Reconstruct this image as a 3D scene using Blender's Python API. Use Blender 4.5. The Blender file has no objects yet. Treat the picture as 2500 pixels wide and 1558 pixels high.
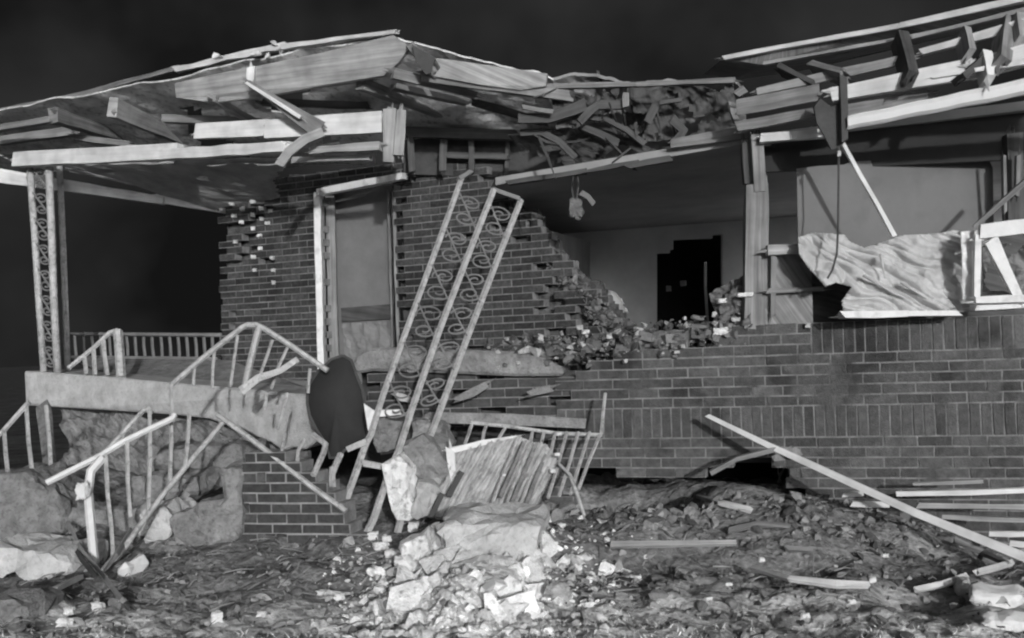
import bpy, math, random
import numpy as np
from mathutils import Vector, Matrix, noise

random.seed(7)
S = bpy.context.scene
COL = S.collection

# ------------------------------------------------------------------ camera
F = 2680.0                      # focal length in photo pixels (photo 2500 x 1558)
ROLL = math.radians(2.0)
CAM = Vector((0, 0, 1.45))
RV = Vector((math.cos(ROLL), 0, -math.sin(ROLL)))
UV_ = Vector((math.sin(ROLL), 0, math.cos(ROLL)))
FV = Vector((0, 1, 0))
cd = bpy.data.cameras.new("camera")
cam = bpy.data.objects.new("camera", cd)
COL.objects.link(cam)
cd.sensor_width = 36.0
cd.lens = 36.0 * F / 2500.0
cd.shift_y = 71.0 / 2500.0
cd.clip_end = 2000
cam.matrix_world = Matrix(((RV.x, UV_.x, 0, CAM.x), (RV.y, UV_.y, -1, CAM.y), (RV.z, UV_.z, 0, CAM.z), (0, 0, 0, 1)))
S.camera = cam

# ------------------------------------------------------------------ sky and sun
SUN_EL, SUN_AZ = math.radians(9.5), math.radians(10)     # from behind the camera, a little to its right
w = bpy.data.worlds.new("World"); S.world = w; w.use_nodes = True
nt = w.node_tree; nt.nodes.clear()
def N(t, kind, **kw):
    n = t.nodes.new(kind)
    for k, v in kw.items(): setattr(n, k, v)
    return n
out = N(nt, 'ShaderNodeOutputWorld'); bg = N(nt, 'ShaderNodeBackground')
sky = N(nt, 'ShaderNodeTexSky'); sky.sky_type = 'NISHITA'; sky.sun_disc = False
sky.sun_elevation = SUN_EL; sky.sun_rotation = math.pi - SUN_AZ
sky.dust_density = 6.0; sky.air_density = 1.0
bw = N(nt, 'ShaderNodeRGBToBW')
pw = N(nt, 'ShaderNodeMath', operation='POWER'); pw.inputs[1].default_value = 2.0
tc = N(nt, 'ShaderNodeTexCoord'); nz = N(nt, 'ShaderNodeTexNoise')
nz.inputs['Scale'].default_value = 4.5; nz.inputs['Detail'].default_value = 4
mr = N(nt, 'ShaderNodeMapRange')
mr.inputs['From Min'].default_value = 0.38; mr.inputs['From Max'].default_value = 0.70
mr.inputs['To Min'].default_value = 0.75; mr.inputs['To Max'].default_value = 3.2
ml = N(nt, 'ShaderNodeMath', operation='MULTIPLY')
L = nt.links.new
L(sky.outputs[0], bw.inputs[0]); L(bw.outputs[0], pw.inputs[0])
L(tc.outputs['Generated'], nz.inputs['Vector']); L(nz.outputs['Fac'], mr.inputs['Value'])
L(pw.outputs[0], ml.inputs[0]); L(mr.outputs[0], ml.inputs[1])
mx = N(nt, 'ShaderNodeMath', operation='MAXIMUM'); fl_ = N(nt, 'ShaderNodeMath', operation='MULTIPLY')   # the night sky never goes quite black
fl_.inputs[1].default_value = 0.0084 / 0.0022; L(mr.outputs[0], fl_.inputs[0])
L(ml.outputs[0], mx.inputs[0]); L(fl_.outputs[0], mx.inputs[1])
L(mx.outputs[0], bg.inputs['Color']); bg.inputs['Strength'].default_value = 0.0022
L(bg.outputs[0], out.inputs[0])
sl = bpy.data.lights.new("sun", 'SUN'); sl.energy = 1.8; sl.angle = math.radians(1.2); sl.color = (1, 1, 1)
so = bpy.data.objects.new("sun", sl); COL.objects.link(so)
to_sun = Vector((math.sin(SUN_AZ) * math.cos(SUN_EL), -math.cos(SUN_AZ) * math.cos(SUN_EL), math.sin(SUN_EL)))
so.rotation_euler = to_sun.to_track_quat('Z', 'Y').to_euler(); so.location = (4, -10, 8)
S.view_settings.view_transform = 'Standard'; S.view_settings.look = 'None'
S.cycles.filter_width = 2.2          # the old lens is soft
S.view_settings.exposure = 0.17; S.view_settings.gamma = 1.0

# ------------------------------------------------------------------ pixel helpers
def P(px, py, d):
    return CAM + d * (FV + RV * ((px - 1250) / F) + UV_ * ((850 - py) / F))
def proj(p):
    q = p - CAM; d = q.y
    return (1250 + q.dot(RV) / d * F, 850 - q.dot(UV_) / d * F)
def inside(poly, x, y):
    c = False; n = len(poly)
    for i in range(n):
        x0, y0 = poly[i]; x1, y1 = poly[i - 1]
        if (y0 > y) != (y1 > y) and x < (x1 - x0) * (y - y0) / (y1 - y0) + x0: c = not c
    return c

# ------------------------------------------------------------------ materials (all black-and-white)
MATS = {}
def mat(name, base, var=0.25, scale=6.0, rough=0.85, bump=0.3, bscale=40.0, tone=0.0, grain=False, spots=0.0, spot_scale=18.0, metal=0.0, spec=0.3):
    m = bpy.data.materials.new(name); m.use_nodes = True; t = m.node_tree; t.nodes.clear()
    o = N(t, 'ShaderNodeOutputMaterial'); b = N(t, 'ShaderNodeBsdfPrincipled')
    b.inputs['Roughness'].default_value = rough; b.inputs['Metallic'].default_value = metal
    b.inputs['Specular IOR Level'].default_value = spec
    tc = N(t, 'ShaderNodeTexCoord')
    if grain:
        mp = N(t, 'ShaderNodeMapping'); mp.inputs['Scale'].default_value = (1.2, 30, 30)
        t.links.new(tc.outputs['UV'], mp.inputs[0]); vec = mp.outputs[0]
    else: vec = tc.outputs['Object']
    n1 = N(t, 'ShaderNodeTexNoise'); n1.inputs['Scale'].default_value = 1.0 if grain else scale
    n1.inputs['Detail'].default_value = 8; n1.inputs['Roughness'].default_value = 0.65
    t.links.new(vec, n1.inputs['Vector'])
    r = N(t, 'ShaderNodeMapRange'); r.inputs['From Min'].default_value = 0.3; r.inputs['From Max'].default_value = 0.7
    r.inputs['To Min'].default_value = base * (1 - var); r.inputs['To Max'].default_value = base * (1 + var)
    t.links.new(n1.outputs['Fac'], r.inputs['Value']); val = r.outputs[0]
    if grain:      # large blotches of weather on top of the grain
        n3 = N(t, 'ShaderNodeTexNoise'); n3.inputs['Scale'].default_value = 5; n3.inputs['Detail'].default_value = 5
        t.links.new(tc.outputs['Object'], n3.inputs['Vector'])
        r3 = N(t, 'ShaderNodeMapRange'); r3.inputs['From Min'].default_value = 0.3; r3.inputs['From Max'].default_value = 0.7
        r3.inputs['To Min'].default_value = 0.72; r3.inputs['To Max'].default_value = 1.18
        t.links.new(n3.outputs['Fac'], r3.inputs['Value'])
        k = N(t, 'ShaderNodeMath', operation='MULTIPLY'); t.links.new(val, k.inputs[0]); t.links.new(r3.outputs[0], k.inputs[1]); val = k.outputs[0]
    if spots:
        v = N(t, 'ShaderNodeTexNoise'); v.inputs['Scale'].default_value = spot_scale; v.inputs['Detail'].default_value = 3
        t.links.new(tc.outputs['Object'], v.inputs['Vector'])
        r4 = N(t, 'ShaderNodeMapRange'); r4.inputs['From Min'].default_value = 0.54; r4.inputs['From Max'].default_value = 0.66
        r4.inputs['To Min'].default_value = 1.0; r4.inputs['To Max'].default_value = 1.0 - spots
        t.links.new(v.outputs['Fac'], r4.inputs['Value'])
        k = N(t, 'ShaderNodeMath', operation='MULTIPLY'); t.links.new(val, k.inputs[0]); t.links.new(r4.outputs[0], k.inputs[1]); val = k.outputs[0]
    if tone:
        a = N(t, 'ShaderNodeAttribute'); a.attribute_name = 'tone'
        k0 = N(t, 'ShaderNodeMath', operation='MULTIPLY_ADD'); k0.inputs[1].default_value = tone; k0.inputs[2].default_value = 1.0
        t.links.new(a.outputs['Fac'], k0.inputs[0])
        k = N(t, 'ShaderNodeMath', operation='MULTIPLY'); t.links.new(val, k.inputs[0]); t.links.new(k0.outputs[0], k.inputs[1]); val = k.outputs[0]
    t.links.new(val, b.inputs['Base Color'])
    if bump:
        n2 = N(t, 'ShaderNodeTexNoise'); n2.inputs['Scale'].default_value = 1.0 if grain else bscale; n2.inputs['Detail'].default_value = 6
        t.links.new(vec if grain else tc.outputs['Object'], n2.inputs['Vector'])
        bp = N(t, 'ShaderNodeBump'); bp.inputs['Strength'].default_value = bump; bp.inputs['Distance'].default_value = 0.02
        t.links.new(n2.outputs['Fac'], bp.inputs['Height']); t.links.new(bp.outputs[0], b.inputs['Normal'])
    t.links.new(b.outputs[0], o.inputs[0])
    MATS[name] = m
    return m
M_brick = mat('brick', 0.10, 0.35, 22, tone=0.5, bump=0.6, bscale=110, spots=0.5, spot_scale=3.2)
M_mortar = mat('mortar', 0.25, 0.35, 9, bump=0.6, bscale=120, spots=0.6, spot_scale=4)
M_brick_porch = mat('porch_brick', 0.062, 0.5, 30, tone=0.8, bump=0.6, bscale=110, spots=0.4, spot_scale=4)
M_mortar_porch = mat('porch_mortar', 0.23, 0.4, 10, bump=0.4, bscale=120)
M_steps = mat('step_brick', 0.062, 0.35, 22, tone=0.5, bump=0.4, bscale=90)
M_steps_mortar = mat('step_mortar', 0.30, 0.45, 7, bump=0.4, bscale=120)
M_conc = mat('concrete', 0.57, 0.25, 7, bump=0.55, bscale=70, spots=0.16, spot_scale=40)
M_conc_d = mat('old_concrete', 0.24, 0.4, 12, bump=0.7, bscale=70, spots=0.3, spot_scale=40)
M_stone = mat('cap_stone', 0.27, 0.4, 9, bump=0.7, bscale=60, spots=0.25, spot_scale=38)
M_white = mat('white_paint', 0.78, 0.1, 8, rough=0.6, bump=0.12, spots=0.25, spot_scale=9)
M_enamel = mat('white_enamel', 0.9, 0.05, 8, rough=0.4, bump=0.05, spec=0.5)
M_iron = mat('painted_iron', 0.50, 0.3, 14, rough=0.55, bump=0.3, bscale=90, spots=0.35, spot_scale=30)
M_iron_back = mat('dull_iron', 0.22, 0.22, 9, rough=0.6, bump=0.15)
M_wood = mat('pale_lumber', 0.38, 0.4, 1, grain=True, bump=0.25)
M_wood_m = mat('grey_lumber', 0.23, 0.5, 1, grain=True, bump=0.3)
M_wood_d = mat('dark_lumber', 0.085, 0.4, 1, grain=True, bump=0.3)
M_wood_w = mat('painted_lumber', 0.72, 0.14, 1, grain=True, bump=0.15)
M_sheath = mat('sheathing', 0.72, 0.45, 3, bump=0.4, bscale=25, spots=0.4)
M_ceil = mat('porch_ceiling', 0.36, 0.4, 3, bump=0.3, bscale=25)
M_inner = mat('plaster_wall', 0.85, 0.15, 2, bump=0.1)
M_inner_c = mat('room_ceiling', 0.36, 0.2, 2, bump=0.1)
M_dark = mat('dark_void', 0.015, 0.3, 4, bump=0.1)  # near-black colour standing in for unlit space
M_shade = mat('window_shade', 0.18, 0.12, 2.5, bump=0.12, bscale=12, spots=0.12, spot_scale=4)
M_doorp = mat('door_panel', 0.18, 0.2, 3, bump=0.1)
M_cloth = mat('curtain_cloth', 0.52, 0.15, 5, bump=0.3, bscale=60, spots=0.15, spot_scale=6)
M_panel = mat('dark_panel', 0.024, 0.25, 5, rough=0.7, bump=0.15, bscale=12)
M_bay = mat('bay_lumber', 0.1, 0.4, 1, grain=True, bump=0.3)
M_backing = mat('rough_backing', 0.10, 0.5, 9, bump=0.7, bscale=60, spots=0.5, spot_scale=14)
M_tar = mat('dark_board', 0.075, 0.3, 5, bump=0.2)
M_rubble = mat('rubble', 0.24, 0.3, 20, tone=1.0, bump=0.5, bscale=80)
M_plaster = mat('broken_plaster', 0.85, 0.3, 12, tone=0.4, bump=0.7, bscale=70, spots=0.5, spot_scale=20)
M_ribbed = mat('ribbed_panel', 0.46, 0.3, 8, bump=0.35, bscale=50, spots=0.3)
M_grass = mat('dry_grass', 0.8, 0.3, 3, tone=0.6, bump=0.0)
M_litter = mat('litter', 0.25, 0.3, 3, tone=0.55, bump=0.0)
M_insul = mat('insulation', 0.16, 0.4, 14, bump=0.6, bscale=50)

# ------------------------------------------------------------------ mesh builder
FRAGS = []
class MB:
    def __init__(s): s.v = []; s.f = []; s.m = []; s.t = []; s.uv = []
    def add(s, vs, fs, m=0, t=0.0, uvs=None):
        o = len(s.v); s.v += [Vector(v) for v in vs]
        for i, f in enumerate(fs):
            s.f.append(tuple(o + k for k in f)); s.m.append(m); s.t.append(t)
            s.uv.append(uvs[i] if uvs else None)
        return s
    def hexa(s, c, m=0, t=0.0):
        # c: 8 corners, 0-3 front loop, 4-7 back loop in the same order
        return s.add(c, [(0, 1, 2, 3), (7, 6, 5, 4), (0, 4, 5, 1), (1, 5, 6, 2), (2, 6, 7, 3), (3, 7, 4, 0)], m, t)
    def bar(s, pts, wd, th, face=Vector((0, -1, 0)), jit=0.004, seg=None, m=0, t=0.0):
        # board through pts (world): wd in the plane seen, th along the facing direction; wobbly like real lumber
        pts = [Vector(p) for p in pts]
        if len(pts) == 2:
            n = seg or max(2, int((pts[1] - pts[0]).length / 0.18))
            pts = [pts[0].lerp(pts[1], i / n) for i in range(n + 1)]
        wds = wd if isinstance(wd, (list, tuple)) else (wd, wd)
        rings = []; ln = 0; us = []
        rnd = random.Random(int(pts[0].x * 1000) * 31 + int(pts[0].z * 1000))
        for i, p in enumerate(pts):
            a = (pts[min(i + 1, len(pts) - 1)] - pts[max(i - 1, 0)]).normalized()
            n = (face - a * face.dot(a)).normalized(); wv = a.cross(n).normalized()
            k = i / (len(pts) - 1); W = wds[0] + (wds[1] - wds[0]) * k
            if i: ln += (p - pts[i - 1]).length
            us.append(ln); j = lambda: rnd.uniform(-jit, jit)
            endj = (rnd.uniform(-1, 1) * jit * 3 if i in (0, len(pts) - 1) else 0)
            rings.append([p + wv * (W / 2 + j()) + n * (th / 2) + a * endj, p - wv * (W / 2 + j()) + n * (th / 2) - a * endj,
                          p - wv * (W / 2 + j()) - n * (th / 2), p + wv * (W / 2 + j()) - n * (th / 2)])
        vs = [q for r in rings for q in r]; fs = []; uv = []
        acc = [0, wds[0], wds[0] + th, 2 * wds[0] + th, 2 * wds[0] + 2 * th]; off = rnd.uniform(0, 20)
        for i in range(len(rings) - 1):
            for k in range(4):
                a0 = i * 4 + k; a1 = i * 4 + (k + 1) % 4
                fs.append((a0, a1, a1 + 4, a0 + 4))
                uv.append([(us[i] + off, acc[k] + off), (us[i] + off, acc[k + 1] + off), (us[i + 1] + off, acc[k + 1] + off), (us[i + 1] + off, acc[k] + off)])
        e = (len(rings) - 1) * 4
        fs += [(3, 2, 1, 0), (e, e + 1, e + 2, e + 3)]; uv += [[(off, off), (off, off + .1), (off + .01, off + .1), (off + .01, off)]] * 2
        return s.add(vs, fs, m, t, uv)
    def tube(s, pts, r, n=8, m=0, t=0.0, r1=None, kink=0.0):
        pts = [Vector(p) for p in pts]
        if len(pts) == 2:
            k = max(2, int((pts[1] - pts[0]).length / 0.25)); a, b = pts
            pts = [a.lerp(b, i / k) + (Vector((random.uniform(-kink, kink), 0, random.uniform(-kink, kink))) if 0 < i < k else Vector()) for i in range(k + 1)]
        vs = []; fs = []; ref = None
        for i, p in enumerate(pts):
            a = (pts[min(i + 1, len(pts) - 1)] - pts[max(i - 1, 0)]).normalized()
            if ref is None: ref = a.orthogonal().normalized()
            ref = (ref - a * ref.dot(a)).normalized(); b = a.cross(ref)
            rr = r if r1 is None else r + (r1 - r) * i / (len(pts) - 1)
            for k in range(n):
                q = 2 * math.pi * (k + .5) / n
                vs.append(p + (ref * math.cos(q) + b * math.sin(q)) * rr)
        for i in range(len(pts) - 1):
            for k in range(n):
                k2 = (k + 1) % n
                fs.append((i * n + k, i * n + k2, (i + 1) * n + k2, (i + 1) * n + k))
        e = (len(pts) - 1) * n
        fs += [tuple(range(n - 1, -1, -1)), tuple(e + k for k in range(n))]
        return s.add(vs, fs, m, t)
    def prism(s, pts, back, m=0, t=0.0):
        # polygon of world points with real thickness: extruded along the vector 'back'
        n = len(pts); pts = [Vector(p) for p in pts]; bk = Vector(back)
        vs = pts + [p + bk for p in pts]
        fs = [tuple(range(n)), tuple(range(2 * n - 1, n - 1, -1))] + [(i, i + n, (i + 1) % n + n, (i + 1) % n) for i in range(n)]
        ax = pts[n // 2] - pts[0]; ax = (ax if ax.length > 1e-6 else Vector((1, 0, 0))).normalized(); bx = ax.cross(bk.normalized() if bk.length else Vector((0, 1, 0)))
        return s.add(vs, fs, m, t, [[(vs[i].dot(ax) + 3.7, vs[i].dot(bx) + vs[i].dot(bk) * 2 + 1.3) for i in f] for f in fs])
    def sheet(s, c00, c10, c11, c01, nu, nv, amp=0.0, fs=3.0, seed=0, mask=None, th=0.012, m=0, t=0.0, ridge=None):
        c00, c10, c11, c01 = map(Vector, (c00, c10, c11, c01))
        nrm = ((c10 - c00).cross(c01 - c00)).normalized()
        if nrm.y > 0: nrm.negate()
        g = {}; g2 = {}
        vs = []
        for i in range(nu + 1):
            for j in range(nv + 1):
                u, v = i / nu, j / nv
                p = c00.lerp(c10, u).lerp(c01.lerp(c11, u), v)
                if amp: p = p + nrm * amp * noise.fractal(p * fs + Vector((seed * 7.3, 0, 0)), 1.0, 2.0, 4)
                if ridge: p = p + nrm * ridge(u, v)
                g[i, j] = len(vs); vs.append(p)
        nf = len(vs)
        vs += [p - nrm * th for p in vs]
        fl = []; used = set()
        for i in range(nu):
            for j in range(nv):
                q = vs[g[i, j]].lerp(vs[g[i + 1, j + 1]], .5)
                if mask is None or mask((i + .5) / nu, (j + .5) / nv, q): used.add((i, j))
        for (i, j) in used:
            a, b, c, d = g[i, j], g[i + 1, j], g[i + 1, j + 1], g[i, j + 1]
            fl.append((a, b, c, d)); fl.append((d + nf, c + nf, b + nf, a + nf))
            if (i, j - 1) not in used: fl.append((b, a, a + nf, b + nf))
            if (i, j + 1) not in used: fl.append((d, c, c + nf, d + nf))
            if (i - 1, j) not in used: fl.append((a, d, d + nf, a + nf))
            if (i + 1, j) not in used: fl.append((c, b, b + nf, c + nf))
        return s.add(vs, fl, m, t)
    def frag(s, p, sz, seed, m=0, t=0.0, flat=0.6):
        # one of a dozen broken shapes, turned and stretched
        if not FRAGS:
            import bmesh
            for k in range(14):
                q = random.Random(k); bm = bmesh.new(); bmesh.ops.create_icosphere(bm, subdivisions=2, radius=1.0)
                pl = [(Vector((q.gauss(0, 1), q.gauss(0, 1), q.gauss(0, 1))).normalized(), q.uniform(.22, .62)) for _ in range(7)]
                vs = []
                for v in bm.verts:
                    c = v.co.copy()
                    for n, d in pl:
                        e = c.dot(n)
                        if e > d: c -= n * (e - d)
                    vs.append(c * q.uniform(.93, 1.07))
                FRAGS.append((vs, [tuple(v.index for v in f.verts) for f in bm.faces])); bm.free()
        r = random.Random(seed); vs, fs = FRAGS[r.randrange(14)]
        rot = Matrix.Rotation(r.uniform(0, 6.3), 3, 'Z') @ Matrix.Rotation(r.uniform(-.7, .7), 3, 'X') @ Matrix.Rotation(r.uniform(-.6, .6), 3, 'Y')
        e = (sz * r.uniform(.6, 1.3), sz * r.uniform(.5, 1.0), sz * r.uniform(.35, .9) * flat / .6)
        p = Vector(p)
        return s.add([p + rot @ Vector((v.x * e[0], v.y * e[1], v.z * e[2])) * .75 for v in vs], fs, m, t)
    def chunk(s, p, size, seed, m=0, t=0.0, cuts=9, rough=0.12):
        # faceted broken lump: a sphere cut by random planes, then roughened
        import bmesh
        r = random.Random(seed); bm = bmesh.new(); bmesh.ops.create_icosphere(bm, subdivisions=4, radius=1.0)
        pl = [Vector((r.gauss(0, 1), r.gauss(0, 1), r.gauss(0, 1))).normalized() for _ in range(cuts)]
        ax = [Vector((1, 0, 0)), Vector((-1, 0, 0)), Vector((0, 1, 0)), Vector((0, -1, 0)), Vector((0, 0, 1)), Vector((0, 0, -1))]
        rt = Matrix.Rotation(r.uniform(-.3, .3), 3, 'Z') @ Matrix.Rotation(r.uniform(-.25, .25), 3, 'X')
        pl = [(n, r.uniform(.6, .9)) for n in pl] + [(rt @ n, r.uniform(.5, .62)) for n in ax]
        vs = []
        for v in bm.verts:
            q = v.co.copy()
            for n, d in pl:
                k = q.dot(n)
                if k > d: q -= n * (k - d)
            q *= 1 + rough * noise.fractal(q * 2.6 + Vector((seed * 3.1, 0, 0)), 1.0, 2.0, 5)
            vs.append(Vector(p) + Vector((q.x * size[0], q.y * size[1], q.z * size[2])) * .9)
        fs = [tuple(v.index for v in f.verts) for f in bm.faces]
        bm.free()
        return s.add(vs, fs, m, t)
    def build(s, name, mats, parent=None, smooth=False):
        mats = mats if isinstance(mats, (list, tuple)) else [mats]
        if parent is None:
            xs = [v.x for v in s.v]; ys = [v.y for v in s.v]; zs = [v.z for v in s.v]
            org = Vector(((min(xs) + max(xs)) / 2, (min(ys) + max(ys)) / 2, min(zs)))
        else: org = Vector()
        base = org if parent is None else parent['_w']
        base = Vector(base)
        me = bpy.data.meshes.new(name)
        me.from_pydata([tuple(v - base) for v in s.v], [], s.f)
        for m in mats: me.materials.append(m)
        me.polygons.foreach_set('material_index', s.m)
        at = me.attributes.new('tone', 'FLOAT', 'FACE'); at.data.foreach_set('value', s.t)
        if any(u for u in s.uv):
            ul = me.uv_layers.new(name='UVMap'); k = 0; flat = []
            for f, u in zip(s.f, s.uv):
                flat += [c for q in (u or [(0, 0)] * len(f)) for c in q]
            ul.data.foreach_set('uv', flat)
        if smooth: me.polygons.foreach_set('use_smooth', [True] * len(s.f))
        me.validate(); me.update()
        o = bpy.data.objects.new(name, me); COL.objects.link(o)
        if parent is None: o.location = org
        else: o.parent = parent
        o['_w'] = tuple(base)
        return o
ALL = []
def tag(o, label=None, cat=None, group=None, kind=None):
    if label: o['label'] = label
    if cat: o['category'] = cat
    if group: o['group'] = group
    if kind: o['kind'] = kind
    return o
def thing(name, label, cat, loc, group=None):
    o = bpy.data.objects.new(name, None); COL.objects.link(o); o.location = loc; o['_w'] = tuple(loc)
    return tag(o, label, cat, group)
def bd(mb, a, b, wpx, th=0.04, jit=0.004, **kw):
    # a board between two photo points (x, y, depth), wpx wide in photo pixels
    d = (a[2] + b[2]) / 2
    wd = tuple(x * d / F for x in wpx) if isinstance(wpx, (tuple, list)) else wpx * d / F
    mb.bar([P(*a), P(*b)], wd, th, jit=jit, **kw)
    w0, w1 = wd if isinstance(wd, tuple) else (wd, wd)
    splinter(mb, P(*b), P(*a), w0, th); splinter(mb, P(*a), P(*b), w1, th)
    return mb
def splinter(mb, p, q, wd, th):
    # torn fibres standing out of the end q of a board p-q
    a = (Vector(q) - Vector(p)).normalized(); n = Vector((0, -1, 0)); n = (n - a * n.dot(a)).normalized(); v = a.cross(n); r = random.Random(int(q[0] * 997 + q[2] * 331))
    for k in range(r.randint(1, 3)):
        o = Vector(q) + v * r.uniform(-.4, .4) * wd + n * r.uniform(-.3, .3) * th; ww = wd * r.uniform(.12, .3); ln = r.uniform(.02, .09); tp = o + a * ln + v * r.uniform(-.2, .2) * wd
        b_ = o - a * .02
        mb.add([b_ - v * ww, b_ + v * ww, b_ + n * th * .3, b_ - n * th * .3, tp], [(0, 2, 4), (2, 1, 4), (1, 3, 4), (3, 0, 4)], 0, 0)
def soften(o, wdt=0.006):
    b = o.modifiers.new('bevel', 'BEVEL'); b.width = wdt; b.segments = 1; b.limit_method = 'ANGLE'
    return o

# ------------------------------------------------------------------ ground: one sheet to the horizon
CP = [(100, 1545, 5.2), (300, 1455, 5.7), (450, 1420, 6.2), (650, 1400, 6.2), (900, 1420, 5.9), (1130, 1350, 6.25), (1300, 1290, 6.6),
      (1100, 1470, 5.5), (1500, 1300, 6.5), (1400, 1250, 6.9), (1600, 1245, 7.05), (1490, 1245, 7.0), (1440, 1238, 7.1), (1800, 1205, 7.2), (1950, 1225, 7.0), (2150, 1300, 6.7),
      (2350, 1380, 6.4), (2500, 1410, 6.4), (1700, 1400, 5.9), (2000, 1430, 5.8), (2300, 1490, 5.5), (1400, 1450, 5.6),
      (60, 1160, 8.5), (300, 1260, 7.5), (550, 1330, 6.9), (30, 1410, 6.4), (700, 1360, 6.5), (850, 1330, 6.6),
      (0, 1558, 5.0), (600, 1558, 4.95), (1250, 1558, 4.8), (1900, 1558, 4.85), (2500, 1558, 4.9)]
cps = [P(*c) for c in CP]
cxy = np.array([(p.x, p.y) for p in cps]); cz = np.array([p.z for p in cps])
far_xy = np.array([(x, y) for x in (-12, -6, 0, 6, 12) for y in (-3, 2.5, 12, 16, 30)])
far_z = np.array([(0.05 if y < 3 else 0.25) for x in (-12, -6, 0, 6, 12) for y in (-3, 2.5, 12, 16, 30)])
AXY = np.vstack([cxy, far_xy]); AZ = np.concatenate([cz, far_z])
def hgt(x, y):
    x = np.asarray(x, float); y = np.asarray(y, float)
    d2 = (x[..., None] - AXY[:, 0]) ** 2 + (y[..., None] - AXY[:, 1]) ** 2
    wt = 1.0 / (d2 + 0.03) ** 1.7
    h = (wt * AZ).sum(-1) / wt.sum(-1)
    # blast crater under the wall
    c = P(1545, 1200, 7.5)
    h = h - 0.6 * np.exp(-(((x - c.x + .25 * (y - 7.6)) / 0.46) ** 4 + ((y - 7.72) / 0.56) ** 4))
    far = np.clip((np.hypot(x, y - 6) - 14) / 30, 0, 1)
    return h * (1 - far) + 0.1 * far
def lump(x, y):
    q = Vector((x, y, 0))
    return 0.07 * noise.fractal(q * 2.1, 1.0, 2.0, 4) + 0.024 * noise.fractal(q * 9 + Vector((3, 1, 0)), 1.0, 2.0, 3)
def gz(x, y): return float(hgt(np.array([x]), np.array([y]))[0]) + lump(x, y)
def G(px, py, lift=0.0):
    # where the sight line through a photo point meets the ground
    lo = 4.0
    for i in range(400):
        d = 4.0 + i * 0.03; p = P(px, py, d)
        if p.z <= gz(p.x, p.y): break
    p.z = gz(p.x, p.y) + lift
    return p
def axis(lo, hi, step, ends):
    a = list(np.arange(lo, hi, step)); s = step; l = [lo]
    while l[-1] > ends[0]: s *= 1.35; l.append(l[-1] - s)
    s = step; r = [a[-1]]
    while r[-1] < ends[1]: s *= 1.35; r.append(r[-1] + s)
    return l[:0:-1] + a + r[1:]
gx = axis(-4.2, 4.2, 0.035, (-400, 400)); gy = axis(4.4, 9.0, 0.035, (-300, 900))
GX, GY = np.meshgrid(gx, gy); GZ = hgt(GX, GY)
gv = []
for j in range(len(gy)):
    for i in range(len(gx)):
        near = 1.0 if abs(gx[i]) < 8 and 2 < gy[j] < 12 else 0.0
        gv.append((gx[i], gy[j], GZ[j, i] + (lump(gx[i], gy[j]) if near else 0)))
nx = len(gx)
gf = [(j * nx + i, j * nx + i + 1, (j + 1) * nx + i + 1, (j + 1) * nx + i) for j in range(len(gy) - 1) for i in range(nx - 1)]
me = bpy.data.meshes.new('ground'); me.from_pydata(gv, [], gf); me.polygons.foreach_set('use_smooth', [True] * len(gf))
ground = bpy.data.objects.new('ground', me); COL.objects.link(ground); tag(ground, kind='structure')
gm = bpy.data.materials.new('torn_earth'); gm.use_nodes = True; t = gm.node_tree; t.nodes.clear()
go_ = N(t, 'ShaderNodeOutputMaterial'); gb = N(t, 'ShaderNodeBsdfPrincipled'); gb.inputs['Roughness'].default_value = 0.95
gb.inputs['Specular IOR Level'].default_value = 0.1
gtc = N(t, 'ShaderNodeTexCoord')
g1 = N(t, 'ShaderNodeTexNoise'); g1.inputs['Scale'].default_value = 1.6; g1.inputs['Detail'].default_value = 10; g1.inputs['Roughness'].default_value = 0.7
g2 = N(t, 'ShaderNodeTexNoise'); g2.inputs['Scale'].default_value = 28; g2.inputs['Detail'].default_value = 6
t.links.new(gtc.outputs['Object'], g1.inputs['Vector']); t.links.new(gtc.outputs['Object'], g2.inputs['Vector'])
ga = N(t, 'ShaderNodeMapRange'); ga.inputs['From Min'].default_value = .35; ga.inputs['From Max'].default_value = .65
ga.inputs['To Min'].default_value = .13; ga.inputs['To Max'].default_value = .38
gc = N(t, 'ShaderNodeMapRange'); gc.inputs['From Min'].default_value = .3; gc.inputs['From Max'].default_value = .7
gc.inputs['To Min'].default_value = .6; gc.inputs['To Max'].default_value = 1.4
t.links.new(g1.outputs['Fac'], ga.inputs['Value']); t.links.new(g2.outputs['Fac'], gc.inputs['Value'])
gk = N(t, 'ShaderNodeMath', operation='MULTIPLY'); t.links.new(ga.outputs[0], gk.inputs[0]); t.links.new(gc.outputs[0], gk.inputs[1])
gs = N(t, 'ShaderNodeSeparateXYZ'); t.links.new(gtc.outputs['Object'], gs.inputs[0])      # ground colour darkened beyond the yard to stand for night dark
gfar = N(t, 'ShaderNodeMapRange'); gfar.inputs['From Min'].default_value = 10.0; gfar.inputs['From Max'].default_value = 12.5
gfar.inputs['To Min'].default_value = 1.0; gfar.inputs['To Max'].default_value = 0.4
gk2 = N(t, 'ShaderNodeMath', operation='MULTIPLY'); t.links.new(gs.outputs['Y'], gfar.inputs['Value'])
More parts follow.
